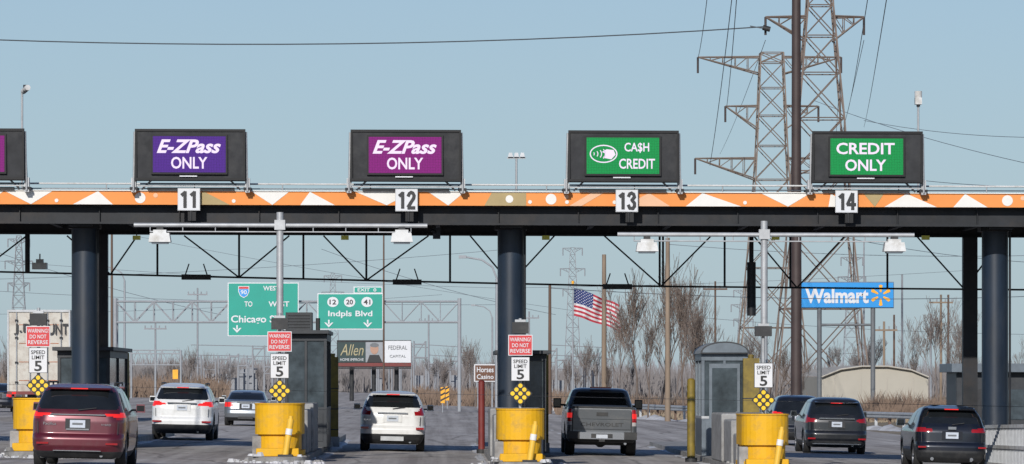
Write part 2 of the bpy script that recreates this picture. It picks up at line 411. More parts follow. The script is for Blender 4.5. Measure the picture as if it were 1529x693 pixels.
for ap,l,r in ((165,100,205),(357,275,432),(547,483,640),(762,702,828),(987,902,1062),(1190,1125,1262),(1440,1368,1500),(-30,-100,40)):
    m.tube(PT(ap,chy(ap)),PT(l,352),.025,'beam',n=6); m.tube(PT(ap,chy(ap)),PT(r,352),.025,'beam',n=6)
for v in (41,235,357,453,547,672,985,990,1082,1180,1325): m.tube(PT(v,chy(v)),PT(v,350),.03 if v!=41 else .07,'beam',n=6)
for v in (293,608,922):
    c=PT(v,chy(v)); m.box(c[0]-.4,c[0]+.4,126.8,127.2,c[2]-.09,c[2]+.05,'blk'); m.tube((c[0]-.3,127,c[2]+.05),(c[0]-.2,127,c[2]+.35),.02,'beam'); m.tube((c[0]+.3,127,c[2]+.05),(c[0]+.2,127,c[2]+.35),.02,'beam')
for v in (204,515,815,1158,1382):
    c=PT(v,357,122); m.box(c[0]-.1,c[0]+.1,121.9,122.1,c[2]-.02,c[2]+.09,'amber'); m.tube((c[0],122,c[2]+.09),(c[0],122,6.5),.015,'beam')
c=PT(60,398); m.box(c[0]-.2,c[0]+.2,126.7,127.1,c[2]-.08,c[2]+.1,'whitep'); m.tube((c[0],126.9,c[2]+.1),(c[0],126.9,c[2]+.35),.02,'galv'); m.box(c[0]-.1,c[0]+.1,126.8,127,c[2]+.1,c[2]+.2,'whitep')
c=PT(652,350,120.5); m.box(c[0]-.1,c[0]+.1,120.2,120.6,c[2]-.12,c[2]+.16,'beam'); m.tube((c[0]-.14,120.1,c[2]+.1),(c[0]+.02,120.3,c[2]+.02),.05,'beam',n=8)
m.tube((XA,119.7,7.13),(XB,119.7,7.13),.026,'whitep',n=6)
m.tube((XA,119.9,7.0),(XB,119.9,7.03),.016,'galv',n=6)
for i in range(22):
    xx=XA+1.2+i*2.3; m.tube((xx,119.7,6.86),(xx,119.7,7.13),.016,'galv',n=5)
for X in (-9.38,1.89,14.7):
    z=g(X)
    m.tube((X,121.2,z),(X,121.2,6.07),.35,'navy',n=28); m.box(X-.42,X+.42,120.78,121.62,6.0,6.56,'beam')
    m.tube((X,121.2,z),(X,121.2,z+.5),.4,'conc',n=24)
    m.box(X-.2,X+.2,126.8,127.1,z,6.03,'beam'); m.box(X-.3,X+.3,119.66,120.0,6.02,6.07,'beam')
    m.tube((X+.37,121.0,z+.5),(X+.37,121.0,6.0),.03,'beam',n=6)
m.tube((wx(1122,124),124,6.5),(wx(1122,124),124,wz(390,124)),.06,'beam'); m.tube((wx(1122,124),124,wz(390,124)),(wx(1122,124),124,wz(470,124)),.12,'beam',n=10)
m.build()

for px,t in ((282,'11'),(607,'12'),(936,'13'),(1264,'14')):
    Y=118.85; X=wx(px,Y); m=MB('lane_number_sign',SL)
    zc=wz(299,Y); h=.29
    m.box(X-h,X+h,Y,Y+.04,zc-h,zc+h,'galv'); m.box(X-h+.015,X+h-.015,Y-.008,Y-.001,zc-h+.015,zc+h-.015,'signw')
    w=.085
    def stroke(pts):
        for (ax,az),(bx,bz) in zip(pts,pts[1:]):
            d=Vector((bx-ax,bz-az)); 
            if d.length==0: continue
            d.normalize(); p=Vector((-d.y,d.x))*w/2; a=Vector((ax,az))-d*w*.25; b=Vector((bx,bz))+d*w*.25
            m.fpoly([((a-p).x,(a-p).y),((b-p).x,(b-p).y),((b+p).x,(b+p).y),((a+p).x,(a+p).y)],Y-.018-.0015*(len(m.f)%7),'signblk')
    def digit(ch,cx):
        z0,z1=zc-.20,zc+.20; l=cx-.075; r=cx+.075
        if ch=='1': stroke([(cx+.02,z0),(cx+.02,z1-.01)]); stroke([(cx-.06,z1-.085),(cx+.02,z1-.02)])
        if ch=='2': stroke([(l,z1-.09),(l+.03,z1-.03),(cx,z1),(r-.03,z1-.02),(r,z1-.08),(r-.01,z1-.15),(l,z0+.03)]); stroke([(l,z0+.0),(r+.01,z0+.0)])
        if ch=='3': stroke([(l,z1-.08),(l+.03,z1-.02),(cx,z1),(r-.02,z1-.03),(r,z1-.1),(cx+.01,z1-.18),(r,z0+.14),(r,z0+.06),(r-.04,z0),(l+.03,z0+.01),(l-.005,z0+.08)])
        if ch=='4': stroke([(cx+.04,z0),(cx+.04,z1)]); stroke([(cx+.03,z1),(l-.02,z0+.13)]); stroke([(l-.02,z0+.12),(r+.03,z0+.12)])
    digit(t[0],X-.12); digit(t[1],X+.12)
    m.box(X-.03,X+.18,Y+.06,Y+.3,zc-.55,zc-.31,'rim'); m.tube((X+.05,Y+.05,zc-h),(X+.05,Y+.05,zc-.55),.025,'house')
    m.build()

def vms(cpx, kind):
    Y=118.6; X=wx(cpx,Y); m=MB('electronic_message_sign',SL)
    z0,z1=wz(270,Y),wz(195,Y); hw=1.43
    f=[(X-hw-.02,Y,z0),(X+hw+.02,Y,z0),(X+hw-.03,Y-.05,z1),(X-hw+.03,Y-.05,z1)]
    bk=[(X-hw-.02,Y+.75,z0),(X+hw+.02,Y+.75,z0),(X+hw-.03,Y+.7,z1-.05),(X-hw+.03,Y+.7,z1-.05)]
    m.add(f+bk,[(0,1,2,3),(5,4,7,6),(4,0,3,7),(1,5,6,2),(3,2,6,7),(4,5,1,0)],'house')
    yf=Y-.06
    for a in ((X-hw,X+hw,z1-.05,z1+.015),(X-hw,X+hw,z0-.01,z0+.05),(X-hw,X-hw+.05,z0+.052,z1-.052),(X+hw-.05,X+hw,z0+.052,z1-.052)):
        m.box(a[0],a[1],yf-.02,Y+.01,a[2],a[3],'rim')
    sx0,sx1=X-.96,X+.92; sz0,sz1=wz(259,Y),wz(205,Y)
    m.box(sx0-.05,sx1+.05,yf-.03,Y+.01,sz0-.05,sz1+.05,'rim')
    k={'v':'ledv','m':'ledm'}.get(kind,'ledg'); ys=yf-.036; yt=yf-.046
    m.box(sx0,sx1,ys,yf-.031,sz0,sz1,k)
    H=sz1-sz0; cx=(sx0+sx1)/2
    if kind in 'vm':
        m.text('E-ZPass',sx0+.1,sx1-.12,sz0+H*.53,sz0+H*.91,yt,'ledw',.03,.35)
        m.text('ONLY',cx-.47,cx+.47,sz0+H*.1,sz0+H*.43,yt,'ledw',.02)
    elif kind=='c':
        m.text('CA$H',cx+.04,cx+.68,sz0+H*.58,sz0+H*.86,yt,'ledw',.015)
        m.text('CREDIT',cx-.1,cx+.83,sz0+H*.14,sz0+H*.42,yt,'ledw',.015)
        ex=cx-.5; ez=sz0+H*.55; m.ring(ex,ez,.36,.235,.03,yt,'ledw')
        for q in range(4): m.ring(ex-.28+q*.06,ez,.05+q*.035,.06+q*.035,.022,yt,'ledw',-50,50,8)
        m.fpoly([(ex-.02,ez-.1),(ex+.2,ez-.14),(ex+.31,ez-.02),(ex+.26,ez+.1),(ex+.08,ez+.12),(ex-.04,ez+.05),(ex+.06,ez+.0)],yt,'ledw')
    else:
        m.text('CREDIT',sx0+.15,sx1-.22,sz0+H*.56,sz0+H*.88,yt,'ledw',.02)
        m.text('ONLY',cx-.56,cx+.5,sz0+H*.1,sz0+H*.42,yt,'ledw',.02)
    m.box(cx-.25,cx+.2,yf-.005,yf+.02,sz0-.11,sz0-.08,'signw')
    for sgn in (-1,1):
        xx=X+sgn*(hw+.045)
        m.tube((xx,Y+.1,6.9),(xx-sgn*.03,Y+.05,z1-.05),.028,'galv'); m.box(xx-.06,xx+.06,Y+.12,Y+.4,6.87,z0+.06,'galv')
        m.tube((xx,Y+.62,6.9),(xx-sgn*.1,Y+.1,z0+.6),.035,'galv')
        m.tube((X+sgn*(hw-.15),Y+.4,6.95),(X+sgn*(hw-.4),Y+.35,z0),.025,'galv')
        m.box(xx-.1,xx+.1,Y+.1,Y+.9,6.936,7.0,'house')
    m.box(X-hw,X+hw,Y+.2,Y+.3,7.02,7.06,'galv'); m.box(X-hw+.3,X+hw-.3,Y+.3,Y+.5,6.94,7.0,'house')
    m.build()
vms(-46,'m'); vms(284,'v'); vms(606,'m'); vms(931,'c'); vms(1295,'r')

def camera_pole(px,ytop,kind):
    Y=124; X=wx(px,Y); z1=wz(ytop,Y); m=MB('surveillance_camera' if kind!='f' else 'floodlight_mast')
    m.tube((X,Y,6.86),(X,Y,z1),.03,'galv',n=8)
    if kind=='p':
        m.box(X-.09,X+.09,Y-.12,Y+.12,z1-.02,z1+.16,'whitep'); m.tube((X,Y-.02,z1+.16),(X,Y-.02,z1+.34),.1,'whitep',n=12); m.tube((X,Y-.02,z1-.08),(X,Y-.02,z1-.02),.05,'blk')
    elif kind=='d':
        m.tube((X,Y,z1),(X+.15,Y-.2,z1+.05),.025,'galv'); m.tube((X+.05,Y-.15,z1+.02),(X+.2,Y-.5,z1+.1),.08,'whitep',n=10); m.tube((X+.12,Y-.35,z1),(X+.12,Y-.35,z1+.18),.06,'blk',n=8)
    else:
        m.box(X-.25,X+.25,Y-.03,Y+.03,z1-.02,z1+.02,'galv')
        for q in (-.16,.0,.16): m.prism([(X+q-.07,Y-.1),(X+q+.07,Y-.1),(X+q+.07,Y+.1),(X+q-.07,Y+.1)],z1+.025,z1+.14,'galv',scale_top=.6,c=(X+q,Y))
    m.build()
camera_pole(33,138,'d'); camera_pole(1371,155,'p'); camera_pole(771,236,'f')

# ------------------------------------------------------------------ booths
def booth(X0,X1,Y0,Y1,zt,wall,ac=False,dome=False,roofover=.12):
    X=(X0+X1)/2; z=g(X)+.15; m=MB('toll_booth'); w=X1-X0
    if dome: zt-=.28
    m.box(X0,X1,Y0,Y1,z,z+1.02,wall)
    m.box(X0+.04,X1-.04,Y0+.04,Y1-.04,z+1.02,zt-.2,'boothg')
    for x in (X0,X1-.08):
        for y in (Y0,(Y0+Y1)/2,Y1-.08): m.box(x-.002,x+.082,y-.002,y+.082,z+.95,zt-.18,wall)
    if w>1.1: m.box(X-.035,X+.035,Y0-.003,Y0+.07,z+1.0,zt-.18,wall)
    m.box(X0-.004,X1+.004,Y0-.01,Y1+.01,z+1.0,z+1.07,'galv' if dome else wall)
    m.box(X0-.01,X1+.01,Y0-.01,Y1+.01,zt-.22,zt-.03,wall)
    m.box(X0+.1,X1-.1,Y0-.015,Y0,z+.15,z+.9,wall)
    m.box(X-.15,X+.15,Y0-.03,Y0-.016,z+.55,z+.8,'bootha')
    if dome:
        n=14; ro=w/2+roofover; pts=[(X+ro*math.cos(math.pi*i/n), zt-.03+.33*math.sin(math.pi*i/n)) for i in range(n+1)]
        vs=[(x,Y0-.2,zz) for x,zz in pts]+[(x,Y1+.2,zz) for x,zz in pts]
        m.add(vs,[tuple(range(n+1)),tuple(range(2*n+1,n,-1))],'boothd'); m.add(vs,[(i,n+1+i,n+2+i,i+1) for i in range(n)],'boothr')
        m.add(vs,[(0,n,2*n+1,n+1)],'boothd')
        pts2=[(X+(ro-.06)*math.cos(math.pi*i/n), zt-.0+.26*math.sin(math.pi*i/n)) for i in range(n+1)]
        m.add([(x,Y0-.21,zz) for x,zz in pts2],[tuple(range(n+1))],'bootha')
        m.box(X-.42,X+.42,Y0-.03,Y0-.012,z+.05,zt-.3,'bootha'); m.box(X-.34,X+.34,Y0-.04,Y0-.031,z+.5,zt-.42,'boothg')
        m.box(X+.3,X+.36,Y0-.07,Y0-.041,z+1.0,z+1.2,'chrome')
    else:
        m.box(X0-roofover,X1+roofover,Y0-.3,Y1+.3,zt-.03,zt+.07,'boothd')
        if ac:
            m.box(X0+.02,X1-.4,Y0+.1,Y0+1.0,zt+.07,zt+.55,'boothd')
            for q in range(5): m.box(X0+.08,X1-.46,Y0+.085,Y0+.1,zt+.13+q*.08,zt+.16+q*.08,'house')
            m.tube((X1-.25,Y0+.4,zt+.07),(X1-.25,Y0+.4,zt+.4),.06,'house')
    m.build(bevel=.012)
booth(-10.25,-8.85,123,130,wz(522,123),'boothd')
booth(-4.15,-3.02,123,127.5,wz(497,123),'boothd',ac=True,roofover=.06)
booth(1.62,2.88,123.5,128,wz(527,123.5),'boothd')
booth(7.1,8.34,124,127,wz(511,124)+.0,'bootha',dome=True,roofover=.05)
m=MB('utility_booth'); Y=151
X0,X1=wx(1428,Y),wx(1560,Y); z=g(X0)
m.box(X0,X1,Y,Y+3,z,wz(556,Y),'boothd'); m.box(X0-.2,X1+.2,Y-.4,Y+3.3,wz(556,Y),wz(543,Y),'bootha')
m.box(X0+.3,X0+.9,Y-.03,Y-.001,z+.1,z+2.1,'house'); m.box(X0+1.1,X1-.2,Y-.03,Y-.001,z+1.1,z+2.1,'boothg'); m.build(bevel=.02)
def gpost(px0,px1,py0,Y,k,name='bollard',rnd=False):
    X0,X1=wx(px0,Y),wx(px1,Y); X=(X0+X1)/2; m=MB(name)
    if rnd:
        r=(X1-X0)/2; zt=wz(py0,Y); m.tube((X,Y,g(X)),(X,Y,zt),r,k,n=16); m.tube((X,Y,zt),(X,Y,zt+r*.5),r,k,r1=r*.5,n=16); m.tube((X,Y,g(X)),(X,Y,g(X)+.12),r*1.5,'blk',n=16)
    else:
        m.box(X0,X1,Y,Y+.3,g(X)+.1,wz(py0,Y),k); m.box(X0-.03,X1+.03,Y-.03,Y+.33,g(X)+.0,g(X)+.3,'conc'); m.tube((X,Y+.15,wz(py0,Y)),(X,Y+.15,wz(py0,Y)+.1),.08,k,n=10)
        for q in range(3): m.box(X0-.006,X1+.006,Y-.006,Y+.306,g(X)+.5+q*.6,g(X)+.53+q*.6,'blk')
    m.build()
gpost(487,505,533,134,'yellow_shaded','height_barrier_post'); gpost(181,192,527,133,'yellow_shaded','height_barrier_post')
gpost(807,819,530,131,'yellow_shaded','height_barrier_post'); gpost(1110,1134,535,123,'yellow_shaded','height_barrier_post')
gpost(714,724,570,128,'redpost','bollard',True); gpost(1026,1038,568,121,'yellow_shaded','bollard',True)

# ------------------------------------------------------------------ vehicles
def interp_layers(L, dz=.026):
    out=[]
    for a,b in zip(L,L[1:]):
        d=b[0]-a[0]; n=max(1,int(round(d/dz)))
        for i in range(n):
            t=i/n; out.append(tuple(a[j]+(b[j]-a[j])*t for j in range(len(a))))
    out.append(tuple(L[-1])); return out
def ring_pts(z,yr,yf,hw,rr,bow=.05,NR=56,NC=8,NS=56,NF=18,rf=.35):
    P=[];R=[]
    rr=min(rr,hw*.6); rf=min(rf,hw*.6)
    def rearY(x): return yr+bow*(x/hw)**2*1.0
    yc=rearY(hw-rr)
    for i in range(NR):
        x=-(hw-rr)+2*(hw-rr)*i/NR; P.append((x,rearY(x),z)); R.append('r')
    for i in range(NC):
        a=-math.pi/2+math.pi/2*i/NC; P.append((hw-rr+rr*math.cos(a),yc+rr+rr*math.sin(a),z)); R.append('c')
    y0=yc+rr; y1=yf-rf
    for i in range(NS):
        t=i/NS; P.append((hw,y0+(y1-y0)*t,z)); R.append('s')
    for i in range(NC):
        a=math.pi/2*i/NC; P.append((hw-rf+rf*math.cos(a),y1+rf*math.sin(a),z)); R.append('f')
    for i in range(NF):
        x=(hw-rf)-2*(hw-rf)*i/NF; P.append((x,yf+.0+.12*(1-(x/hw)**2),z)); R.append('f')
    for i in range(NC):
        a=math.pi/2+math.pi/2*i/NC; P.append((-(hw-rf)+rf*math.cos(a),y1+rf*math.sin(a),z)); R.append('f')
    for i in range(NS):
        t=i/NS; P.append((-hw,y1+(y0-y1)*t,z)); R.append('s')
    for i in range(NC):
        a=math.pi+math.pi/2*i/NC; P.append((-(hw-rr)+rr*math.cos(a),yc+rr+rr*math.sin(a),z)); R.append('c')
    L=yf-yr; Q=[]
    for x,y,zz in P:
        t=(y-(yr+yf)/2)/(L/2); Q.append((x*(1-.05*abs(t)**3.5),y,zz))
    return Q,R
def inpoly(x,z,poly):
    c=False; n=len(poly)
    for i in range(n):
        x0,z0=poly[i]; x1,z1=poly[(i+1)%n]
        if (z0>z)!=(z1>z) and x<(x1-x0)*(z-z0)/(z1-z0)+x0: c=not c
    return c
def shell(m, layers, fn, bow=.05):
    L=interp_layers(layers); rings=[ring_pts(*l[:5],bow=bow) for l in L]; n=len(rings[0][0]); reg=rings[0][1]
    verts=[p for r,_ in rings for p in r]
    by={}
    for i in range(len(L)-1):
        for j in range(n):
            a=i*n+j; b=i*n+(j+1)%n; c=b+n; d=a+n
            P=[verts[q] for q in (a,b,c,d)]
            cx=sum(p[0] for p in P)/4; cy=sum(p[1] for p in P)/4; cz=sum(p[2] for p in P)/4
            k=fn(cx,cy,cz,reg[j],L[i][3])
            if k is None: continue
            by.setdefault(k,[]).append((a,b,c,d))
    o=len(m.v); m.v+=verts
    for k,fs in by.items():
        i=m.mi(k)
        for f in fs: m.f.append(tuple(o+q for q in f)); m.m.append(i); m.sm.append(True)
    topk=fn(0,2,L[-1][0]+9,'top',1)
    m.f.append(tuple(o+(len(L)-1)*n+j for j in range(n))); m.m.append(m.mi(topk)); m.sm.append(True)
    m.f.append(tuple(o+j for j in range(n-1,-1,-1))); m.m.append(m.mi('blk')); m.sm.append(False)
def wheel(m,x,y,r,w=.23):
    h=w/2
    m.lathex(x,y,r,[(-h,r*.6),(-h,r*.93),(-h*.8,r*.985),(-h*.3,r),(h*.3,r),(h*.8,r*.985),(h,r*.93),(h,r*.6)],'tire')
    for sg in (-1,1):
        m.lathex(x,y,r,[(sg*h*.98,r*.64),(sg*h*.7,r*.6),(sg*h*.3,r*.58)],'rimm',24)
        vs=[(x+sg*h*.3,y+r*.6*math.cos(a),r+r*.6*math.sin(a)) for a in [2*math.pi*i/20 for i in range(20)]]
        m.add(vs,[tuple(range(20))],'blk')
        for q in range(5):
            a=2*math.pi*q/5; m.tube((x+sg*h*.5,y,r),(x+sg*h*.75,y+r*.6*math.cos(a),r+r*.6*math.sin(a)),.03,'rimm',n=5)
        m.tube((x+sg*h*.2,y,r),(x+sg*h*.65,y,r),.06,'rimm',n=10)
def vehicle(name,X,Y,paint,layers,glass,lights,lower=.0,wy=(1.0,3.9),wr=.36,hw=.93,zbelt=1.1,ztop=1.55,pill=(.0,),yaw=0,extras=None,bow=.05,track=None,platez=.95,platehw=.16,sideglass=True):
    m=MB(name)
    def fn(cx,cy,cz,reg,h):
        if reg=='top': return paint
        ax=abs(cx)
        if cy<.62+ (0) and reg in 'rc' or (reg=='s' and cy<.75):
            for poly,k in lights:
                if inpoly(ax,cz,poly): return k
        if reg=='s':
            for w in wy:
                if (cy-w)**2+(cz-wr)**2<(wr+.065)**2: return None
                if (cy-w)**2+(cz-wr)**2<(wr+.12)**2 and lower: return 'blk'
        if reg in 'rc' and inpoly(ax,cz,glass): return 'glass'
        if cz<lower: return 'blk'
        if sideglass and reg=='s' and zbelt<cz<ztop and cy>.75+ (cz-zbelt)*.3:
            for p in pill:
                if abs(cy-p)<.05: return 'blk'
            return 'glass'
        if sideglass and reg=='f' and zbelt+.04<cz<ztop+.04: return 'glass'
        return paint
    shell(m,layers,fn,bow)
    L=layers[3][2]
    m.box(-hw+.2,hw-.2,.3,L-.3,.2,.75,'blk')
    tr=track or (hw-.14)
    for w in wy:
        for sg in (-1,1): wheel(m,sg*tr,w,wr)
        m.tube((-tr,w,wr*.85),(tr,w,wr*.85),.05,'blk',n=8)
    yr=[l for l in layers if l[0]<=platez][-1][1]
    m.box(-platehw-.1,platehw+.1,yr-.012,yr+.05,platez-.11,platez+.11,'blk' if lower<.5 else paint)
    m.box(-platehw,platehw,yr-.03,yr+.06,platez-.08,platez+.08,'plate')
    m.box(-platehw+.05,platehw-.05,yr-.034,yr-.031,platez-.022,platez+.022,'bbd')
    m.tube((.5,.15,.27),(.5,.5,.27),.035,'chrome',n=8)
    for sg in (-1,1):
        m.tube((sg*(hw-.16),.10+bow*.75,.72),(sg*(hw-.15),.115+bow*.78,.98),.008,'blk',n=4)
    for sg in (-1,1):
        my=L*.62; x=sg*(hw+.12)
        m.prism([(x-.1,my-.07),(x+.1,my-.07),(x+.1,my+.1),(x-.1,my+.1)],zbelt-.03,zbelt+.15,paint,scale_top=.85,c=(x,my))
        m.box(x-.08,x+.08,my-.078,my-.071,zbelt,zbelt+.12,'glass'); m.box(min(x,sg*(hw-.1)),max(x,sg*(hw-.1)),my,my+.05,zbelt+.0,zbelt+.04,'blk')
    if extras: extras(m)
    ob=m.build(loc=(X,Y,g(X)+.004),rot=(0,.022,yaw))
    return ob
def paint(n,c,rough=.3,metal=.3,dirt=None):
    return mat(n,c,rough,metal,var=.06,coat=.7,dirt=dirt,dscale=2.5,nscale=1)
P_mar=paint('paint_maroon',(.11,.012,.022),.35,.3,dirt=(.11,.035,.04)); P_whi=paint('paint_white',(.72,.72,.71),.35,0,dirt=(.56,.55,.52))
P_whi2=paint('paint_white_b',(.73,.73,.72),.35,0,dirt=(.58,.57,.54))
P_gry=paint('paint_dark_grey',(.085,.092,.10),.35,.3,dirt=(.13,.13,.13)); P_blk=paint('paint_black',(.014,.015,.018),.3,.2,dirt=(.032,.031,.03))
P_nvy=paint('paint_blue_black',(.010,.013,.022),.3,.3,dirt=(.024,.024,.027)); P_sil=paint('paint_silver',(.24,.26,.28),.35,.6)

def suv_layers(H,L,hw,yb=.1,belt=1.12,rk=.45,step=True):
    z1=H-.17
    return [(.22,.2,L-.3,hw-.12,.25),(.33,.06,L-.08,hw-.05,.3),(.46,.0,L,hw-.01,.32),(.62,.0,L,hw,.33),(.68,.03,L,hw,.33),
     (.72,.09,L-.01,hw,.33),(.98,.10,L-.12,hw,.33),(belt-.06,.12,L-.35,hw-.015,.33),(belt+.02,.16,L-1.1,hw-.045,.32),
     (belt+.26,.16+rk*.45,L-1.55,hw-.125,.3),(z1,.16+rk*.85,L-2.05,hw-.2,.28),(z1+.07,.16+rk*1.05,L-2.3,hw-.25,.28),(H-.045,.16+rk*1.5,L-2.6,hw-.35,.28),(H-.01,.16+rk*2.2,L-2.9,hw-.5,.25),(H,.16+rk*3,L-3.1,hw-.65,.15)]
def spoiler(m,z,hw,yr,yr2,k):
    m.add([(-hw,yr,z),(hw,yr,z),(hw-.04,yr2,z+.05),(-hw+.04,yr2,z+.05),(-hw,yr+.02,z-.035),(hw,yr+.02,z-.035),(hw-.04,yr2,z-.02),(-hw+.04,yr2,z-.02)],
          [(0,1,2,3),(4,5,1,0),(5,6,2,1),(7,4,0,3),(7,6,5,4)],k)
    m.box(-.18,.18,yr-.006,yr+.02,z-.03,z-.008,'lamplit')
def wiper(m,x0,z0,x1,z1,y0,y1): m.tube((x0,y0-.03,z0),(x1,y1-.03,z1),.013,'blk',n=5)
def rails(m,hw,H,y0,y1):
    for sg in (-1,1):
        m.tube((sg*hw,y0,H),(sg*hw,y1,H),.022,'blk',n=6)
        for y in (y0,(y0+y1)/2,y1): m.tube((sg*hw,y,H-.07),(sg*hw,y,H),.02,'blk',n=6)

def ex(m):
    spoiler(m,1.69,.66,.36,.7,P_mar); wiper(m,0,1.22,.38,1.27,.17,.2); rails(m,.70,1.80,1.0,3.3)
    m.box(-.58,.58,.075,.1,1.115,1.135,'chrome'); m.box(-.24,.24,.06,.1,.80,.83,'chrome')
    m.box(-.5,.5,-.02,.05,.36,.375,'chrome'); m.box(-.85,-.6,-.012,.05,.5,.54,'lamp'); m.box(.6,.85,-.012,.05,.5,.54,'lamp')
    m.text('Pacifica',-.72,-.45,.9,.96,.085,'chrome',0); m.text('HYBRID',.5,.7,.9,.94,.085,'chrome',0)
vehicle('minivan',wx(114,96),96,P_mar,suv_layers(1.78,5.1,.995,belt=1.16,rk=.36),[(-.1,1.24),(.80,1.24),(.84,1.32),(.74,1.62),(-.1,1.64)],
   [([(.56,1.12),(.8,1.08),(1.1,1.08),(1.1,1.18),(.56,1.15)],'lamplit'),([(.8,1.02),(1.1,1.02),(1.1,1.08),(.8,1.08)],'lamp')],lower=.36,wy=(1.05,4.15),wr=.36,hw=.995,zbelt=1.2,ztop=1.62,pill=(2.0,3.1),extras=ex,platez=.93)
def ex(m):
    spoiler(m,1.64,.66,.36,.7,P_whi); wiper(m,0,1.2,.36,1.25,.2,.23); rails(m,.68,1.755,.9,3.0)
    m.box(-.45,.45,.06,.1,1.12,1.16,'chrome'); m.box(-.9,-.62,-.012,.05,.55,.6,'lamp'); m.box(.62,.9,-.012,.05,.55,.6,'lamp')
vehicle('white_suv',-7.95,141,P_whi,suv_layers(1.76,4.85,.965,belt=1.15,rk=.4),[(-.1,1.25),(.76,1.25),(.80,1.32),(.70,1.58),(-.1,1.6)],
   [([(.48,1.07),(1.1,1.03),(1.1,1.2),(.72,1.19),(.48,1.12)],'lamplit')],lower=.5,wy=(.98,3.8),wr=.38,hw=.965,zbelt=1.18,ztop=1.56,pill=(1.6,2.7),extras=ex,platez=1.0)
def ex(m):
    spoiler(m,1.61,.62,.3,.65,P_whi2); wiper(m,0,1.19,.34,1.24,.18,.21); rails(m,.66,1.72,.8,2.8)
    m.box(-.42,.42,.055,.1,1.06,1.09,'chrome'); m.box(-.88,-.66,-.012,.05,.62,.68,'lamp'); m.box(.66,.88,-.012,.05,.62,.68,'lamp')
    m.box(-.32,.32,-.02,.04,.3,.42,'galv'); m.text('RAV',-.8,-.6,.85,.9,.09,'chrome')
vehicle('white_suv',wx(585,128),128,P_whi2,suv_layers(1.69,4.6,.925,belt=1.13,rk=.38),[(-.1,1.22),(.74,1.22),(.77,1.30),(.66,1.55),(-.1,1.57)],
   [([(.60,1.02),(1.1,1.0),(1.1,1.3),(.82,1.27),(.72,1.14),(.60,1.12)],'lamp'),([(.78,1.12),(1.1,1.12),(1.1,1.26),(.84,1.25)],'lamplit')],lower=.5,wy=(.95,3.6),wr=.36,hw=.925,zbelt=1.16,ztop=1.53,pill=(1.5,2.5),extras=ex,platez=.92)
def ex(m):
    spoiler(m,1.6,.68,.34,.7,P_blk); wiper(m,0,1.19,.36,1.24,.2,.23)
    m.box(-.55,.55,.06,.1,1.08,1.12,'chrome'); m.box(-.9,-.66,-.012,.05,.45,.5,'lamp'); m.box(.66,.9,-.012,.05,.45,.5,'lamp'); m.box(-.75,.75,-.015,.05,.3,.33,'chrome')
vehicle('black_minivan',wx(1249,142),142,P_blk,suv_layers(1.76,5.1,.985,belt=1.13,rk=.34),[(-.1,1.22),(.80,1.22),(.82,1.30),(.74,1.58),(-.1,1.60)],
   [([(.64,1.0),(1.1,.94),(1.1,1.38),(.93,1.36),(.87,1.12),(.64,1.08)],'lamp'),([(.72,1.01),(1.1,.98),(1.1,1.1),(.9,1.1)],'lamplit')],lower=.4,wy=(1.05,4.05),wr=.35,hw=.985,zbelt=1.16,ztop=1.56,pill=(1.7,2.9),extras=ex,platez=.92)
def ex(m):
    spoiler(m,1.58,.60,.36,.72,P_nvy); wiper(m,0,1.17,.32,1.22,.2,.23)
    m.box(-.1,.1,.06,.1,1.05,1.12,'chrome'); m.box(-.86,-.66,-.012,.05,.58,.62,'lamp'); m.box(.66,.86,-.012,.05,.58,.62,'lamp'); m.tube((-.5,.05,.3),(-.5,.4,.3),.045,'chrome',n=10)
    m.tube((.5,.04,.3),(.5,.3,.3),.045,'chrome',n=10)
vehicle('black_suv',wx(1421,116),116,P_nvy,suv_layers(1.67,4.55,.92,belt=1.10,rk=.44),[(-.1,1.2),(.72,1.2),(.76,1.27),(.64,1.53),(-.1,1.55)],
   [([(.5,.98),(1.1,1.0),(1.1,1.13),(.5,1.06)],'lamp'),([(.7,1.02),(1.1,1.03),(1.1,1.12),(.7,1.08)],'lamplit')],lower=.52,wy=(.92,3.6),wr=.36,hw=.92,zbelt=1.14,ztop=1.5,pill=(1.5,2.5),extras=ex,platez=.9)
vehicle('black_suv',wx(1193,160),160,P_nvy,suv_layers(1.78,4.85,.96,belt=1.15,rk=.4),[(-.1,1.25),(.76,1.25),(.80,1.32),(.70,1.58),(-.1,1.6)],
   [([(.6,1.05),(1.1,1.03),(1.1,1.24),(.6,1.15)],'lamplit')],lower=.5,wy=(.98,3.8),wr=.38,hw=.96,zbelt=1.18,ztop=1.56,pill=(1.6,2.7),platez=1.0)
def sedan(name,X,Y,p,hw=.9):
    L=4.75; ly=[(.2,.2,L-.3,hw-.12,.25),(.32,.05,L-.08,hw-.04,.3),(.5,0,L,hw,.32),(.64,.02,L,hw,.32),(.68,.07,L-.05,hw,.32),(.9,.10,L-.15,hw-.005,.32),(1.0,.14,L-.45,hw-.03,.32),(1.04,.35,L-1.1,hw-.06,.3),(1.06,.55,L-1.35,hw-.08,.3),
      (1.25,.95,L-1.7,hw-.17,.28),(1.36,1.25,L-2.0,hw-.22,.28),(1.42,1.6,L-2.3,hw-.33,.25),(1.45,2.0,L-2.5,hw-.5,.2)]
    def ex(m): m.box(-.35,.35,.08,.13,.94,.97,'chrome'); m.box(-.3,.3,-.02,.04,.28,.38,'blk')
    vehicle(name,X,Y,p,ly,[(-.1,1.07),(.72,1.07),(.62,1.34),(-.1,1.35)],[([(.5,.78),(1,.76),(1,.97),(.5,.93)],'lamplit')],lower=.34,wy=(1.0,3.75),wr=.33,hw=hw,zbelt=1.06,ztop=1.34,pill=(1.9,2.4),extras=ex,platez=.8)
sedan('silver_sedan',wx(366,186),186,P_sil); sedan('dark_sedan',wx(-6,230),230,P_nvy)
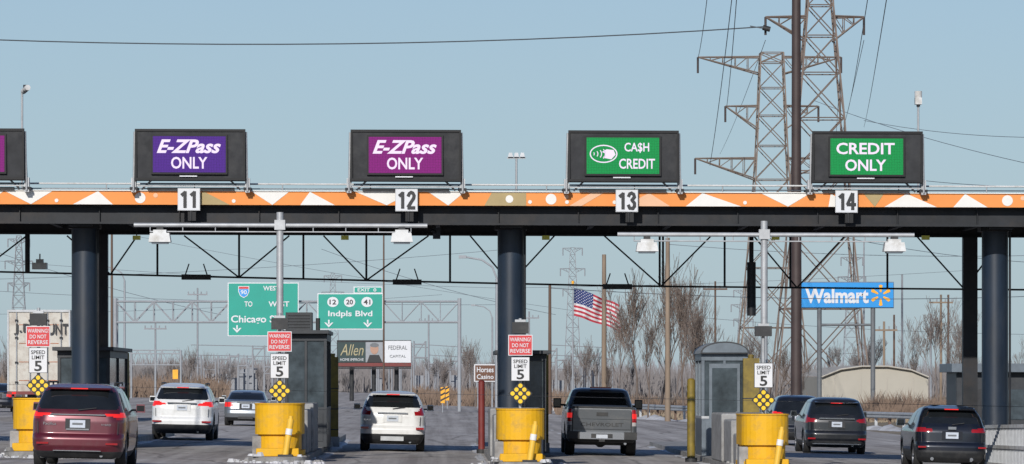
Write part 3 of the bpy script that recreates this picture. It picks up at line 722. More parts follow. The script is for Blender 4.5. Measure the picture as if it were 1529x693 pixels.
def pickup(X,Y):
    hw=1.02; L=5.85; m=MB('pickup_truck')
    low=[(.38,.12,L-.3,hw-.1,.12),(.46,.08,L-.05,hw-.03,.12),(.7,.1,L,hw,.1),(1.0,.1,L,hw,.1),(1.22,.11,L-.1,hw-.01,.1),(1.30,.12,L-.3,hw-.02,.1),(1.36,.14,L-.6,hw-.035,.1)]
    def fn(cx,cy,cz,reg,h):
        if reg=='top': return 'blk'
        ax=abs(cx)
        if cy<.35:
            if inpoly(ax,cz,[(.84,.86),(1.1,.86),(1.1,1.3),(.84,1.3)]):
                return 'lamplit' if (1.06<cz<1.2) else ('lampw' if cz<.94 else 'lamp')
            if .815<ax<.84 and .66<cz: return 'blk'
        if reg=='s':
            for w in (1.25,4.85):
                if (cy-w)**2+(cz-.42)**2<.49**2: return None
                if (cy-w)**2+(cz-.42)**2<.54**2: return 'blk'
        if cz<.6: return 'blk'
        return P_gry
    shell(m,low,fn,bow=.0)
    cab=[(1.30,1.95,4.55,hw-.06,.12),(1.42,1.97,4.35,hw-.08,.14),(1.72,2.06,3.85,hw-.18,.18),(1.82,2.1,3.6,hw-.23,.2),(1.88,2.25,3.4,hw-.33,.2),(1.90,2.5,3.2,hw-.5,.15)]
    def fn2(cx,cy,cz,reg,h):
        if reg=='top': return P_gry
        ax=abs(cx)
        if reg in 'rc' and 1.42<cz<1.77 and ax<.76-(cz-1.42)*.25: return 'glass'
        if reg=='s' and 1.42<cz<1.77: return 'blk' if abs(cy-3.0)<.06 else 'glass'
        if reg=='f' and cz<1.8: return 'glass'
        return P_gry
    shell(m,cab,fn2,bow=.02)
    m.box(-.3,.3,2.0,2.2,1.89,1.93,'lamp')
    m.box(-.98,-.62,-.08,.12,.47,.68,'blk'); m.box(.62,.98,-.08,.12,.47,.68,'blk'); m.box(-.62,.62,-.06,.12,.47,.66,'chrome')
    m.box(-.3,.3,-.075,-.062,.5,.62,'blk'); m.box(-.16,.16,-.09,-.076,.5,.6,'plate')
    m.box(-.80,.80,.065,.1,.75,1.0,P_gry); m.box(-.80,.80,.07,.1,1.03,1.3,P_gry); m.box(-.16,.16,.05,.069,1.12,1.22,'blk')
    m.text('CHEVROLET',-.6,.6,.83,.93,.055,'blk',.01); m.box(-.83,.83,.1,.2,1.34,1.38,'blk')
    m.box(-.72,.72,.4,5.3,.3,.6,'blk')
    for w in (1.25,4.85):
        for sg in (-1,1): wheel(m,sg*.86,w,.41,.27)
        m.tube((-.86,w,.4),(.86,w,.4),.06,'blk',n=8)
    m.tube((0,1.1,.38),(0,1.4,.38),.16,'blk',n=10)
    m.tube((.66,.12,.36),(.66,.6,.36),.04,'chrome',n=8); m.box(-.08,.08,-.1,.1,.4,.47,'blk')
    for sg in (-1,1):
        x=sg*1.17; m.box(x-.11,x+.11,3.75,3.9,1.3,1.58,'blk'); m.box(x-.09,x+.09,3.742,3.749,1.34,1.55,'glass'); m.box(min(x,sg*.9),max(x,sg*.9),3.8,3.86,1.36,1.42,'blk')
    m.build(loc=(X,Y,g(X)+.004),rot=(0,.022,0))
pickup(wx(898,128),128)

def trailer(px,Y):
    X=wx(px,Y); m=MB('semi_trailer'); z=g(X); w=1.27; zb=z+1.15; zt=wz(463,Y)
    m.box(X-w,X+w,Y,Y+15.5,zb,zt,'trailer'); 
    for x in (-w,-.02,w-.06): m.box(X+x,X+x+.06,Y-.05,Y-.001,zb+.08,zt-.08,'galv')
    m.box(X-w,X+w,Y-.06,Y-.001,zt-.08,zt+.01,'galv'); m.box(X-w,X+w,Y-.06,Y-.001,zb-.05,zb+.08,'redpost')
    for x in (-.9,-.35,.35,.9): m.tube((X+x,Y-.07,zb+.1),(X+x,Y-.07,zt-.1),.022,'galv',n=6); [m.box(X+x-.06,X+x+.06,Y-.09,Y-.04,zb+q,zb+q+.08,'house') for q in (.4,1.2,2.2,2.9)]
    m.text('HUNT',X+.1,X+1.2,zt-1.0,zt-.55,Y-.1,'signblk',.02); m.text('J.B.',X-1.0,X-.2,zt-1.0,zt-.55,Y-.1,'signblk',.02)
    for q in range(4): m.box(X-.8,X+.8,Y-.012,Y-.001,zb+.5+q*.75,zb+.53+q*.75,'rustm')
    m.box(X-1.1,X+1.1,Y+.1,Y+.2,z+.5,z+.62,'redpost'); m.box(X-1.1,X-1.0,Y+.1,Y+.2,z+.5,zb-.05,'blk'); m.box(X+1.0,X+1.1,Y+.1,Y+.2,z+.5,zb-.05,'blk')
    for yy in (1.6,2.9):
        for sg in (-1,1):
            for o in (.0,.3): m.lathex(X+sg*(1.05-o),Y+yy,z+.5,[(-.13,.3),(-.13,.46),(-.08,.5),(.08,.5),(.13,.46),(.13,.3)],'tire',20)
        m.tube((X-1,Y+yy,z+.5),(X+1,Y+yy,z+.5),.08,'blk')
    m.box(X-.5,X+.5,Y+.5,Y+15,zb-.25,zb-.001,'blk')
    for sg in (-1,1): m.box(X+sg*1.0-.08,X+sg*1.0+.08,Y-.07,Y-.061,zb-.03,zb+.05,'lamplit')
    m.box(X-1.15,X+1.15,Y+16.2,Y+18.8,z+.9,z+3.6,P_blk); m.box(X-1.0,X+1.0,Y+18.8,Y+20.3,z+.9,z+2.1,P_blk)
    for sg in (-1,1):
        for yy in (15.0,19.6): m.lathex(X+sg*1.0,Y+yy,z+.5,[(-.15,.3),(-.15,.46),(-.08,.5),(.08,.5),(.15,.46),(.15,.3)],'tire',20)
    m.build()
trailer(58,185)

# ------------------------------------------------------------------ sign gantry and signs
Y=300
m=MB('overhead_sign_gantry'); xa,xb=wx(172,Y),wx(686,Y); za,zb2=wz(481,Y),wz(450,Y)
for y in (Y,Y+1.2):
    for z in (za,zb2): m.tube((xa,y,z),(xb,y,z),.06,'galv_far',n=8)
    nseg=18
    for i in range(nseg):
        x0=xa+(xb-xa)*i/nseg; x1=xa+(xb-xa)*(i+1)/nseg
        m.tube((x0,y,za if i%2 else zb2),(x1,y,zb2 if i%2 else za),.035,'galv_far',n=6); m.tube((x0,y,za),(x0,y,zb2),.03,'galv_far',n=6)
for i in range(19):
    x0=xa+(xb-xa)*i/18; m.tube((x0,Y,zb2),(x0,Y+1.2,zb2),.03,'galv_far'); m.tube((x0,Y,za),(x0,Y+1.2,za),.03,'galv_far')
for x in (xa,xb):
    m.tube((x,Y,0),(x,Y,zb2+.2),.12,'galv_far',n=12); m.tube((x,Y+1.2,0),(x,Y+1.2,zb2+.2),.12,'galv_far',n=12)
    for q in range(3): m.tube((x,Y,q*1.8+.2),(x,Y+1.2,q*1.8+2),.05,'galv_far')
m.build()
def gsign(x0,x1,y0,y1,Y,items,name='highway_guide_sign'):
    m=MB(name); X0,X1,Z0,Z1=wx(x0,Y),wx(x1,Y),wz(y1,Y),wz(y0,Y)
    m.box(X0,X1,Y,Y+.1,Z0,Z1,'signw'); b=.06
    m.box(X0+b,X1-b,Y-.02,Y-.002,Z0+b,Z1-b,'green')
    for it in items:
        if it[0]=='t': m.text(it[1],wx(it[2],Y),wx(it[3],Y),wz(it[5],Y),wz(it[4],Y),Y-.05,'signw',.02)
        if it[0]=='a':
            cx,cz=wx(it[1],Y),wz(it[2],Y); m.fpoly([(cx-.05,cz),(cx+.05,cz),(cx+.05,cz+.28),(cx-.05,cz+.28)],Y-.05,'signw'); m.fpoly([(cx,cz-.22),(cx+.3,cz+.1),(cx+.18,cz+.1),(cx,cz-.06),(cx-.18,cz+.1),(cx-.3,cz+.1)],Y-.055,'signw')
        if it[0]=='s':
            cx,cz=wx(it[2],Y),wz(it[3],Y); m.disc(cx,cz,.37,Y-.04,'signw',18,rz=.33); m.text(it[1],cx-.22,cx+.22,cz-.16,cz+.16,Y-.06,'signblk',.02)
        if it[0]=='i':
            cx,cz=wx(it[2],Y),wz(it[3],Y)
            m.fpoly([(cx-.36,cz+.38),(cx-.36,cz+.02),(cx-.24,cz-.25),(cx,cz-.4),(cx+.24,cz-.25),(cx+.36,cz+.02),(cx+.36,cz+.38)],Y-.04,'signw')
            m.fpoly([(cx-.31,cz+.18),(cx-.31,cz+.02),(cx-.2,cz-.22),(cx,cz-.34),(cx+.2,cz-.22),(cx+.31,cz+.02),(cx+.31,cz+.18)],Y-.05,'blue')
            m.fpoly([(cx-.31,cz+.2),(cx+.31,cz+.2),(cx+.31,cz+.34),(cx-.31,cz+.34)],Y-.05,'signred'); m.text(it[1],cx-.2,cx+.2,cz-.16,cz+.12,Y-.06,'signw',.02)
    for xx in (X0+.8,X1-.8): m.tube((xx,Y+.15,Z0),(xx,Y+.15,Z1),.05,'galv_far')
    m.build()
gsign(340,446,422,502,299.2,[('i','90',364,436),('t','WEST',393,417,427,434),('t','TO',365,377,450,458),('t','WEST',401,432,450,458),('t','Chicago Skwy',345,437,471,485),('a',354,492),('a',428,492)])
gsign(474,572,438,492,299.2,[('s','12',497,451),('s','20',522,451),('s','41',548,451),('t','Indpls Blvd',490,556,464,475),('a',491,484),('a',549,484)])
gsign(528,571,428,438,299.2,[('t','EXIT  0',534,562,430.5,435.5)],name='exit_tab_sign')
m=MB('traffic_signal_gantry'); Y=420
for px in (196,232,270): m.tube((wx(px,Y),Y,0),(wx(px,Y),Y,wz(523,Y)),.1,'galv_far')
for py in (523,528,545): m.tube((wx(196,Y),Y,wz(py,Y)),(wx(270,Y),Y,wz(py,Y)),.06,'galv_far')
for q in range(8): m.tube((wx(196+q*9.2,Y),Y,wz(523 if q%2 else 545,Y)),(wx(205.2+q*9.2,Y),Y,wz(545 if q%2 else 523,Y)),.04,'galv_far')
m.box(wx(258,Y),wx(266,Y),Y-.3,Y-.1,wz(566,Y),wz(552,Y),'spark'); m.build()
m=MB('store_sign'); Y=330
X0,X1,Z0,Z1=wx(1196,Y),wx(1334,Y),wz(459,Y),wz(422,Y)
m.box(X0,X1,Y,Y+.6,Z0,Z1,'blue'); m.box(X0-.05,X1+.05,Y+.1,Y+.5,Z0-.06,Z1+.06,'bootha')
m.text('Walmart',wx(1202,Y),wx(1297,Y),wz(453,Y),wz(430,Y),Y-.03,'signw',.035)
cx,cz=wx(1315,Y),wz(441,Y)
for q in range(6):
    a=math.radians(90+60*q); d=Vector((math.cos(a),math.sin(a))); p=Vector((-d.y,d.x))
    c0=Vector((cx,cz))+d*.22; c1=Vector((cx,cz))+d*.72
    pts=[c0-p*.05,c1-p*.13,c1+d*.05,c1+p*.13,c0+p*.05]; m.fpoly([(v.x,v.y) for v in pts],Y-.03,'spark')
for px in (1224,1304): m.tube((wx(px,Y),Y+.3,-.6),(wx(px,Y),Y+.3,Z0),.17,'bbd',n=12)
m.tube((wx(1224,Y),Y+.3,wz(485,Y)),(wx(1304,Y),Y+.3,wz(485,Y)),.1,'bbd'); m.build()
m=MB('billboard'); Y=420
m.box(wx(503,Y),wx(614,Y),Y,Y+.4,wz(549,Y),wz(508,Y),'house')
def bq(x0,x1,y0,y1,k,o=.02): m.fpoly([(wx(x0,Y),wz(y1,Y)),(wx(x1,Y),wz(y1,Y)),(wx(x1,Y),wz(y0,Y)),(wx(x0,Y),wz(y0,Y))],Y-o,k)
bq(504,546,511,541,'bbg'); bq(546,572,511,541,'galv_far'); bq(572,613.5,509,541.5,'signw'); bq(503,614,542,547,'redpost')
m.text('Allen',wx(508,Y),wx(543,Y),wz(531,Y),wz(514,Y),Y-.06,'bbt',.0,.3); m.text('HOME IMPROVE',wx(508,Y),wx(543,Y),wz(539,Y),wz(535,Y),Y-.06,'signw',.0)
m.disc(wx(559,Y),wz(521,Y),.38,Y-.05,'skin',16,rz=.5); m.disc(wx(559,Y),wz(515.5,Y),.4,Y-.055,'bbd',16,rz=.2); m.fpoly([(wx(548,Y),wz(541,Y)),(wx(571,Y),wz(541,Y)),(wx(566,Y),wz(530,Y)),(wx(552,Y),wz(530,Y))],Y-.04,'signblk')
m.text('FEDERAL',wx(580,Y),wx(608,Y),wz(522,Y),wz(516,Y),Y-.06,'bbd',.0); m.text('CAPITAL',wx(582,Y),wx(606,Y),wz(534,Y),wz(530,Y),Y-.06,'bbd',.0)
for px in (525,558,592): m.tube((wx(px,Y),Y+.5,0),(wx(px,Y),Y+.5,wz(520,Y)),.2,'house')
m.box(wx(503,Y),wx(614,Y),Y-.8,Y-.1,wz(551,Y),wz(549.5,Y),'house'); m.build()
m=MB('brown_guide_sign'); Y=330
m.box(wx(708,Y),wx(741,Y),Y,Y+.1,wz(570,Y),wz(544,Y),'signw'); m.box(wx(709.5,Y),wx(739.5,Y),Y-.03,Y-.002,wz(568.5,Y),wz(545.5,Y),'brownsign')
m.text('Horses',wx(712,Y),wx(737,Y),wz(556,Y),wz(548,Y),Y-.06,'signw'); m.text('Casino',wx(712,Y),wx(737,Y),wz(566,Y),wz(559,Y),Y-.06,'signw')
for px in (714,735): m.tube((wx(px,Y),Y+.15,0),(wx(px,Y),Y+.15,wz(548,Y)),.07,'galv_far')
m.build()
for px,Y in ((661,290),(668,330)):
    m=MB('object_marker'); X=wx(px,Y); m.box(X-.13,X+.13,Y,Y+.03,.6,1.6,'spark'); m.tube((X,Y+.05,0),(X,Y+.05,1.5),.04,'galv_far')
    for q in range(3): m.fpoly([(X-.13,.7+q*.33),(X+.13,.85+q*.33),(X+.13,.97+q*.33),(X-.13,.82+q*.33)],Y-.01,'signblk')
    m.build()
m=MB('american_flag'); Y=330; nu,nv=60,39
X0=wx(857,Y); Zt=wz(430,Y); Wd=3.5; Hh=2.0
def fp(u,v):
    dr=.95*u**1.25; sag=.10*math.sin(u*9+v*1.5)
    return (X0+Wd*u*.96+.12*math.sin(v*3+u*4)*u, Y+.35*math.sin(u*11+v*2.2)*(.25+u)+.12*math.sin(u*23), Zt-Hh*v*(1-.05*u)-dr-1.0*u*.35+sag*u)
vs=[fp(i/nu,j/nv) for j in range(nv+1) for i in range(nu+1)]
grp={'flagr':[],'flagw':[],'flagb':[]}
for j in range(nv):
    for i in range(nu):
        s=j//3; k='flagr' if s%2==0 else 'flagw'
        if i<24 and j<21: k='flagw' if (i%4==1 and j%4==1) or (i%4==3 and j%4==3) else 'flagb'
        grp[k].append((j*(nu+1)+i,(j+1)*(nu+1)+i,(j+1)*(nu+1)+i+1,j*(nu+1)+i+1))
for k,fs in grp.items(): m.add(vs,fs,k,True)
m.tube((X0-.08,Y,0),(X0-.08,Y,Zt+.3),.07,'galv_far',r1=.04,n=10); m.tube((X0-.08,Y,Zt+.3),(X0-.08,Y,Zt+.5),.1,'spark',n=10); m.build()

# ------------------------------------------------------------------ power structures
def lattice(name,X,Y,H,wt,arms,k,r=.09,br=.055,panels=12,base=0):
    m=MB(name)
    def W(z):
        for a,b in zip(wt,wt[1:]):
            if a[0]<=z<=b[0]: return a[1]+(b[1]-a[1])*(z-a[0])/(b[0]-a[0])
        return wt[-1][1]
    zs=[base]; 
    while zs[-1]<H-.5: zs.append(min(H,zs[-1]+max(1.4,W(zs[-1])*1.0)))
    C=lambda z,i:(X+(1,1,-1,-1)[i]*W(z)/2,Y+(1,-1,-1,1)[i]*W(z)/2,z)
    for a,b in zip(zs,zs[1:]):
        for i in range(4):
            j=(i+1)%4
            m.tube(C(a,i),C(b,i),r,k,n=4,cap=False); m.tube(C(a,i),C(b,j),br,k,n=4,cap=False); m.tube(C(a,j),C(b,i),br,k,n=4,cap=False); m.tube(C(b,i),C(b,j),br,k,n=4,cap=False)
    for z,xl,xr,dep in arms:
        for xe in (xl,xr):
            sg=1 if xe>X else -1; w=W(z)/2
            tip=Vector((xe,Y,z))
            for yy in (-w,w):
                a=Vector((X+sg*w,Y+yy,z)); b=Vector((X+sg*w,Y+yy,z-dep))
                m.tube(a,tip,r*.8,k,n=4,cap=False); m.tube(b,tip,r*.8,k,n=4,cap=False)
                nn=max(3,int(abs(xe-X)/1.3))
                for q in range(nn):
                    t0=q/nn; t1=(q+1)/nn; m.tube(a.lerp(tip,t0),b.lerp(tip,t1),br*.8,k,n=4,cap=False); m.tube(a.lerp(tip,t1),b.lerp(tip,t1),br*.8,k,n=4,cap=False)
            m.tube(tip,tip-Vector((0,0,1.5)),.1,'pole' if k!='haze' else 'haze',n=6)
    return m.build()
t2y=380; t1y=430
X2=wx(1224,t2y); X1=wx(1152,t1y)
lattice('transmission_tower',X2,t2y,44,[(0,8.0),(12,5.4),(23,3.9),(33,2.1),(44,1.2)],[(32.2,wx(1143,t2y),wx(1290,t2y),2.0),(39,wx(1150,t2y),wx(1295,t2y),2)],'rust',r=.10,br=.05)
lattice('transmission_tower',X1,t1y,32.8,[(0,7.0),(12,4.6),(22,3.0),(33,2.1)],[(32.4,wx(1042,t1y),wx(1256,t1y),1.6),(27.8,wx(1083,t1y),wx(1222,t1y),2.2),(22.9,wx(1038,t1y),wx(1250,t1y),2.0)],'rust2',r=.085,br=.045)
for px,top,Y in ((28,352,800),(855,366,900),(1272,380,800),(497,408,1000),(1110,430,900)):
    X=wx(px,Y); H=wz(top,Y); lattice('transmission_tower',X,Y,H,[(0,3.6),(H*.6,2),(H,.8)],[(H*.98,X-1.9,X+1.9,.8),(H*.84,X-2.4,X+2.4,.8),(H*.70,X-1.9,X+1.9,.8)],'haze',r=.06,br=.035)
m=MB('steel_utility_pole'); Y=250; X=wx(1189,Y); m.tube((X,Y,-.5),(X,Y,30),.31,'pole',r1=.22,n=20); m.build()
def upole(px,top,Y,k,r=.15,arm=True):
    m=MB('utility_pole'); X=wx(px,Y); z=wz(top,Y); m.tube((X,Y,-.5),(X,Y,z),r,k,r1=r*.7,n=10)
    if arm:
        m.box(X-1.1,X+1.1,Y-.15,Y-.05,z-.8,z-.65,k)
        for q in (-1,-.4,.4,1): m.tube((X+q,Y-.1,z-.65),(X+q,Y-.1,z-.4),.06,'galv_far')
    m.build()
for a in ((902,380,300,'wood',.19,False),(997,355,260,'wood',.17,False),(821,426,300,'wood2',.13,False),(573,340,250,'wood2',.06,False),(167,345,240,'wood2',.08,False),
          (295,430,500,'haze',.12,True),(232,480,450,'haze',.12,True),(1347,410,420,'haze',.12,False),(1405,440,420,'wood',.14,True),(1335,470,420,'wood2',.12,False),(1068,420,420,'wood2',.12,True),(1390,470,480,'haze',.12,False),(1290,360,460,'haze',.1,False),(1416,440,400,'wood2',.12,False),(1320,480,380,'wood',.13,True),(790,465,500,'haze',.13,True),(640,470,500,'haze',.12,True)): upole(*a)
def slamp(px,top,Y,reach,k='galv_far'):
    m=MB('street_lamp'); X=wx(px,Y); z=wz(top,Y); m.tube((X,Y,0),(X,Y,z-1.0),.1,k,r1=.07,n=8)
    p=[Vector((X,Y,z-1.0)),Vector((X+reach*.15,Y,z-.45)),Vector((X+reach*.5,Y,z-.12)),Vector((X+reach,Y,z))]
    for a,b in zip(p,p[1:]): m.tube(a,b,.05,k)
    m.box(min(X+reach,X+reach*1.25),max(X+reach,X+reach*1.25),Y-.12,Y+.12,z-.06,z+.08,k); m.build()
slamp(742,384,210,-1.4); slamp(735,456,380,-1.4); slamp(712,528,480,-1.2); slamp(186,398,330,-1.5)
def wire(name,pts,r,k,sag=0):
    m=MB(name)
    for a,b in zip(pts,pts[1:]):
        a=Vector(a); b=Vector(b); n=14; last=a
        for i in range(1,n+1):
            t=i/n; p=a.lerp(b,t); p.z-=sag*4*t*(1-t); m.tube(last,p,r,k,n=4,cap=False); last=p
    m.build()
def PP(px,py,Y): return (wx(px,Y),Y,wz(py,Y))
m=MB('line_insulator')
m.tube(PP(1120,39,379.5),PP(1143,43,379.5),.05,'wire'); m.tube(PP(1139,41,379.5),PP(1150,44,379.5),.22,'blk',n=8); m.build()
wire('power_line',[PP(-120,55,380),PP(1140,40,380)],.05,'wire',1.0)
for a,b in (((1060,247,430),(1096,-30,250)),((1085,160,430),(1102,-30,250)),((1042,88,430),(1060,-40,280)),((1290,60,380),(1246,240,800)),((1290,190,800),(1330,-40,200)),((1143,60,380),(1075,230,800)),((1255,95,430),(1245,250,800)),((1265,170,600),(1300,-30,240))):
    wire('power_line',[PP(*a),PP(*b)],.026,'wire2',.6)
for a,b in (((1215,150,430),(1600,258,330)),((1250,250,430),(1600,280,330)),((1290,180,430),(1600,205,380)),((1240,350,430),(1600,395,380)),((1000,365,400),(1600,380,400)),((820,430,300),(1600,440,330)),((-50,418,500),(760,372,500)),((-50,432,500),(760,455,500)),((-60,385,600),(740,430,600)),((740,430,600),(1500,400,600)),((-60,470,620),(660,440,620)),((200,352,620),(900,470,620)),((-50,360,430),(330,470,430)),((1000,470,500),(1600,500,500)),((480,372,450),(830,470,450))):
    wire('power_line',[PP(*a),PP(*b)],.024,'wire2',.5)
m=MB('electrical_substation'); rr=random.Random(5)
for (a,b,Y) in ((285,490,600),(555,640,560),(820,905,620),(640,700,640)):
    x=a
    while x<b:
        top=rr.uniform(508,545); w=rr.uniform(8,18); X0,X1=wx(x,Y),wx(x+w,Y); z=wz(top,Y)
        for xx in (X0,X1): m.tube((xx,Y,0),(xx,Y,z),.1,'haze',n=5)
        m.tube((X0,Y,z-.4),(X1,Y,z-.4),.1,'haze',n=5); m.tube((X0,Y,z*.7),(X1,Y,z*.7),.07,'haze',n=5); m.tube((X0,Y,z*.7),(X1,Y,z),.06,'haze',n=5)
        if rr.random()<.4: m.box(X0,X0+1.2,Y+3,Y+5,0,rr.uniform(2,4),'haze')
        x+=w*rr.uniform(.8,1.3)
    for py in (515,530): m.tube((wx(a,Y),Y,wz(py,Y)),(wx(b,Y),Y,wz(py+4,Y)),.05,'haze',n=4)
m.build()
m=MB('storage_building'); Y=350; X0,X1=wx(1226,Y),wx(1386,Y); zb0=-.6; zw=wz(563,Y); zr=wz(547,Y)
prof=[(X0,zw),(X0+(X1-X0)*.18,zw+(zr-zw)*.72),(X0+(X1-X0)*.38,zr),(X0+(X1-X0)*.62,zr),(X0+(X1-X0)*.84,zw+(zr-zw)*.66),(X1,zw)]
n=len(prof)-1
m.add([(X0,Y,zb0),(X1,Y,zb0)]+[(x,Y,z) for x,z in reversed(prof)],[tuple(range(n+3))],'tan')
vs=[(x,Y-.3,z+.06) for x,z in prof]+[(x,Y+25,z+.06) for x,z in prof]
m.add(vs,[(i,i+1,n+2+i,n+1+i) for i in range(n)],'tanroof'); m.quad((X0,Y,zb0),(X0,Y+25,zb0),(X0,Y+25,zw),(X0,Y,zw),'tan'); m.quad((X1,Y,zb0),(X1,Y+25,zb0),(X1,Y+25,zw),(X1,Y,zw),'tan')
for i in range(n): m.tube((prof[i][0],Y-.3,prof[i][1]),(prof[i+1][0],Y-.3,prof[i+1][1]),.07,'tanroof')
for q in range(4): m.box(X0+1+q*2,X0+1.06+q*2,Y-.05,Y-.005,zb0,zw,'tanroof')
m.build()
m=MB('warehouse'); Y=900; m.box(wx(1040,Y),wx(1200,Y),Y,Y+30,-1,wz(560,Y),'tan'); m.box(wx(640,Y),wx(700,Y),Y,Y+30,-1,wz(562,Y),'galv_far'); m.build()

# ------------------------------------------------------------------ vegetation
def grow(m,p,d,ln,r,depth,rng,k,minr):
    n=3 if depth>1 else 2
    for i in range(n):
        q=p+d*(ln/n); r2=max(minr,r*.86)
        m.tube(p,q,r,k,r1=r2,n=6 if depth>3 else 3,cap=False); p=q; r=r2
        d=(d+Vector((rng.uniform(-.16,.16),rng.uniform(-.16,.16),rng.uniform(-.0,.16)))).normalized()
        if depth>0 and (i>0 or depth<3) and rng.random()<.75:
            a=rng.uniform(0,6.28); t=rng.uniform(.4,.8)
            dd=(d+Vector((math.cos(a)*t,math.sin(a)*t,.25))).normalized()
            grow(m,p,dd,ln*rng.uniform(.45,.8),r*.55,depth-1,rng,k,minr)
    if depth>0:
        for c in range(2 if rng.random()<.6 else 3):
            a=rng.uniform(0,6.28); t=rng.uniform(.2,.5)
            dd=(d+Vector((math.cos(a)*t,math.sin(a)*t,.2))).normalized()
            grow(m,p,dd,ln*rng.uniform(.55,.95),r*.7,depth-1,rng,k,minr)
def treemesh(seed,H,k,minr,depth=5,lf=.3):
    rng=random.Random(seed); m=MB('bare_tree')
    grow(m,Vector((0,0,-.3)),Vector((rng.uniform(-.08,.08),0,1)).normalized(),H*lf,H*.015,depth,rng,k,minr)
    ob=m.build(); 
    z=max(v[2] for v in m.v); sc=H/z
    for v in ob.data.vertices: v.co*=sc
    return ob
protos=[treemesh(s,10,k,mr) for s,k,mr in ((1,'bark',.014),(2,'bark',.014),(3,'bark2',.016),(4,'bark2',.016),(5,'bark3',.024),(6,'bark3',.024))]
used=set()
def tree(i,px,top,Y,sx=1.0,rot=0):
    X=wx(px,Y); H=wz(top,Y)+.4; src=protos[i]
    if i not in used: ob=src; used.add(i)
    else: ob=bpy.data.objects.new('bare_tree',src.data); scene.collection.objects.link(ob)
    ob.location=(X,Y,-.4); s=H/10; ob.scale=(s*sx,s*sx,s); ob.rotation_euler=(0,0,rot)
rt=random.Random(12)
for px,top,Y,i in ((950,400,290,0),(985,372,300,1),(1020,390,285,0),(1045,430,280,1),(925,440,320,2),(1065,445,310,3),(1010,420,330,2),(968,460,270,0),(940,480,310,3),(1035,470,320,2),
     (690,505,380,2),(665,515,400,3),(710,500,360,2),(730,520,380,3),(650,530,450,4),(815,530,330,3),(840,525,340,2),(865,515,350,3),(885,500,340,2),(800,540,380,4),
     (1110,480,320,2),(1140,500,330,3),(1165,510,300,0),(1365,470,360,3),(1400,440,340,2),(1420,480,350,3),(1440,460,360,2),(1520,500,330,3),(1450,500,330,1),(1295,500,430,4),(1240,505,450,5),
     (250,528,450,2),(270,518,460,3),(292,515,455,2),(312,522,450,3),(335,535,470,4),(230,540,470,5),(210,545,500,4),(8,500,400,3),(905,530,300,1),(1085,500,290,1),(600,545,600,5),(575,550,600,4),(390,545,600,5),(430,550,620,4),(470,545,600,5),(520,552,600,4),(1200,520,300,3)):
    tree(i,px,top,Y,rt.uniform(.65,.95),rt.uniform(0,6))
def brush(name,x0,x1,Y0,Y1,hmin,hmax,n,k,seed,w=.04,lean=.5):
    m=MB(name); rng=random.Random(seed); vs=[];fs=[]
    for i in range(n):
        Y=rng.uniform(Y0,Y1); X=rng.uniform(wx(x0,Y),wx(x1,Y)); z0=g(X)-.1
        cl=.5+.5*math.sin(X*1.3+seed)*math.sin(X*.37+Y*.2); h=hmin+(hmax-hmin)*cl*rng.uniform(.4,1)
        lx=rng.uniform(-lean,lean)*h; ly=rng.uniform(-lean,lean)*h*.5
        o=len(vs); ww=w*rng.uniform(.5,1.3)
        vs+= [(X-ww,Y,z0),(X+ww,Y,z0),(X+lx*.5+ww*.8,Y+ly,z0+h*.6),(X+lx*.5-ww*.8,Y+ly,z0+h*.6),(X+lx,Y+ly,z0+h)]
        fs+= [(o,o+1,o+2,o+3),(o+3,o+2,o+4)]
    m.add(vs,fs,k); m.build()
brush('dry_brush',1290,1430,275,320,.6,2.2,3500,'brush',1,.025)
brush('dry_brush',1150,1480,275,330,.3,1.1,4500,'brush',14,.03)
brush('dry_brush',830,1250,290,345,.5,1.9,7500,'brush',4,.03)
brush('dry_reeds',960,1530,270,300,.2,.8,5500,'brush2',2,.03)
brush('dry_brush',620,860,370,440,.5,2.2,4500,'brush',7,.04)
brush('dry_brush',-60,340,430,500,.8,3.0,5500,'brush',9,.05)
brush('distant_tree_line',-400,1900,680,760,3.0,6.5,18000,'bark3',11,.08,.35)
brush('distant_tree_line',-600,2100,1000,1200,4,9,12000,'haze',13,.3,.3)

# ------------------------------------------------------------------ guard rails, barriers, snow
def wbeam(name,pts,h=.72,k='galv'):
    m=MB(name)
    for (xa,ya),(xb,yb) in zip(pts,pts[1:]):
        a=Vector((xa,ya,0)); b=Vector((xb,yb,0)); d=(b-a).normalized(); nrm=Vector((d.y,-d.x,0))
        if nrm.y>0: nrm=-nrm
        prof=[(0,-.16),(.08,-.11),(.08,-.05),(0,0),(.08,.05),(.08,.11),(0,.16)]
        for (o0,z0),(o1,z1) in zip(prof,prof[1:]):
            A=a+nrm*o0; B=b+nrm*o0; C=b+nrm*o1; D=a+nrm*o1
            m.quad((A.x,A.y,g(a.x)+h+z0),(B.x,B.y,g(b.x)+h+z0),(C.x,C.y,g(b.x)+h+z1),(D.x,D.y,g(a.x)+h+z1),k)
        n=max(1,int((b-a).length/1.9))
        for i in range(n+1):
            p=a.lerp(b,i/n)-nrm*.12; m.box(p.x-.07,p.x+.07,p.y-.07,p.y+.07,g(p.x)-.02,g(p.x)+h+.14,'wood2' if i%2 else 'galv')
    m.build()
wbeam('guard_rail',[(25,215),(23,228),(17.5,250),(12,276),(8.8,310),(7.5,380)])
wbeam('guard_rail',[(-34,240),(-31,300),(-29,420)])
m=MB('metal_barrier_fence')
A=Vector((14.42,121.5,0)); B=Vector((15.35,100,0)); n=100; z=g(14.6)
for i in range(n+1):
    t=i/n; p=A.lerp(B,t); hh=1.12+.3*t; m.box(p.x-.035,p.x+.035,p.y-.03,p.y+.03,z,z+hh,'galv')
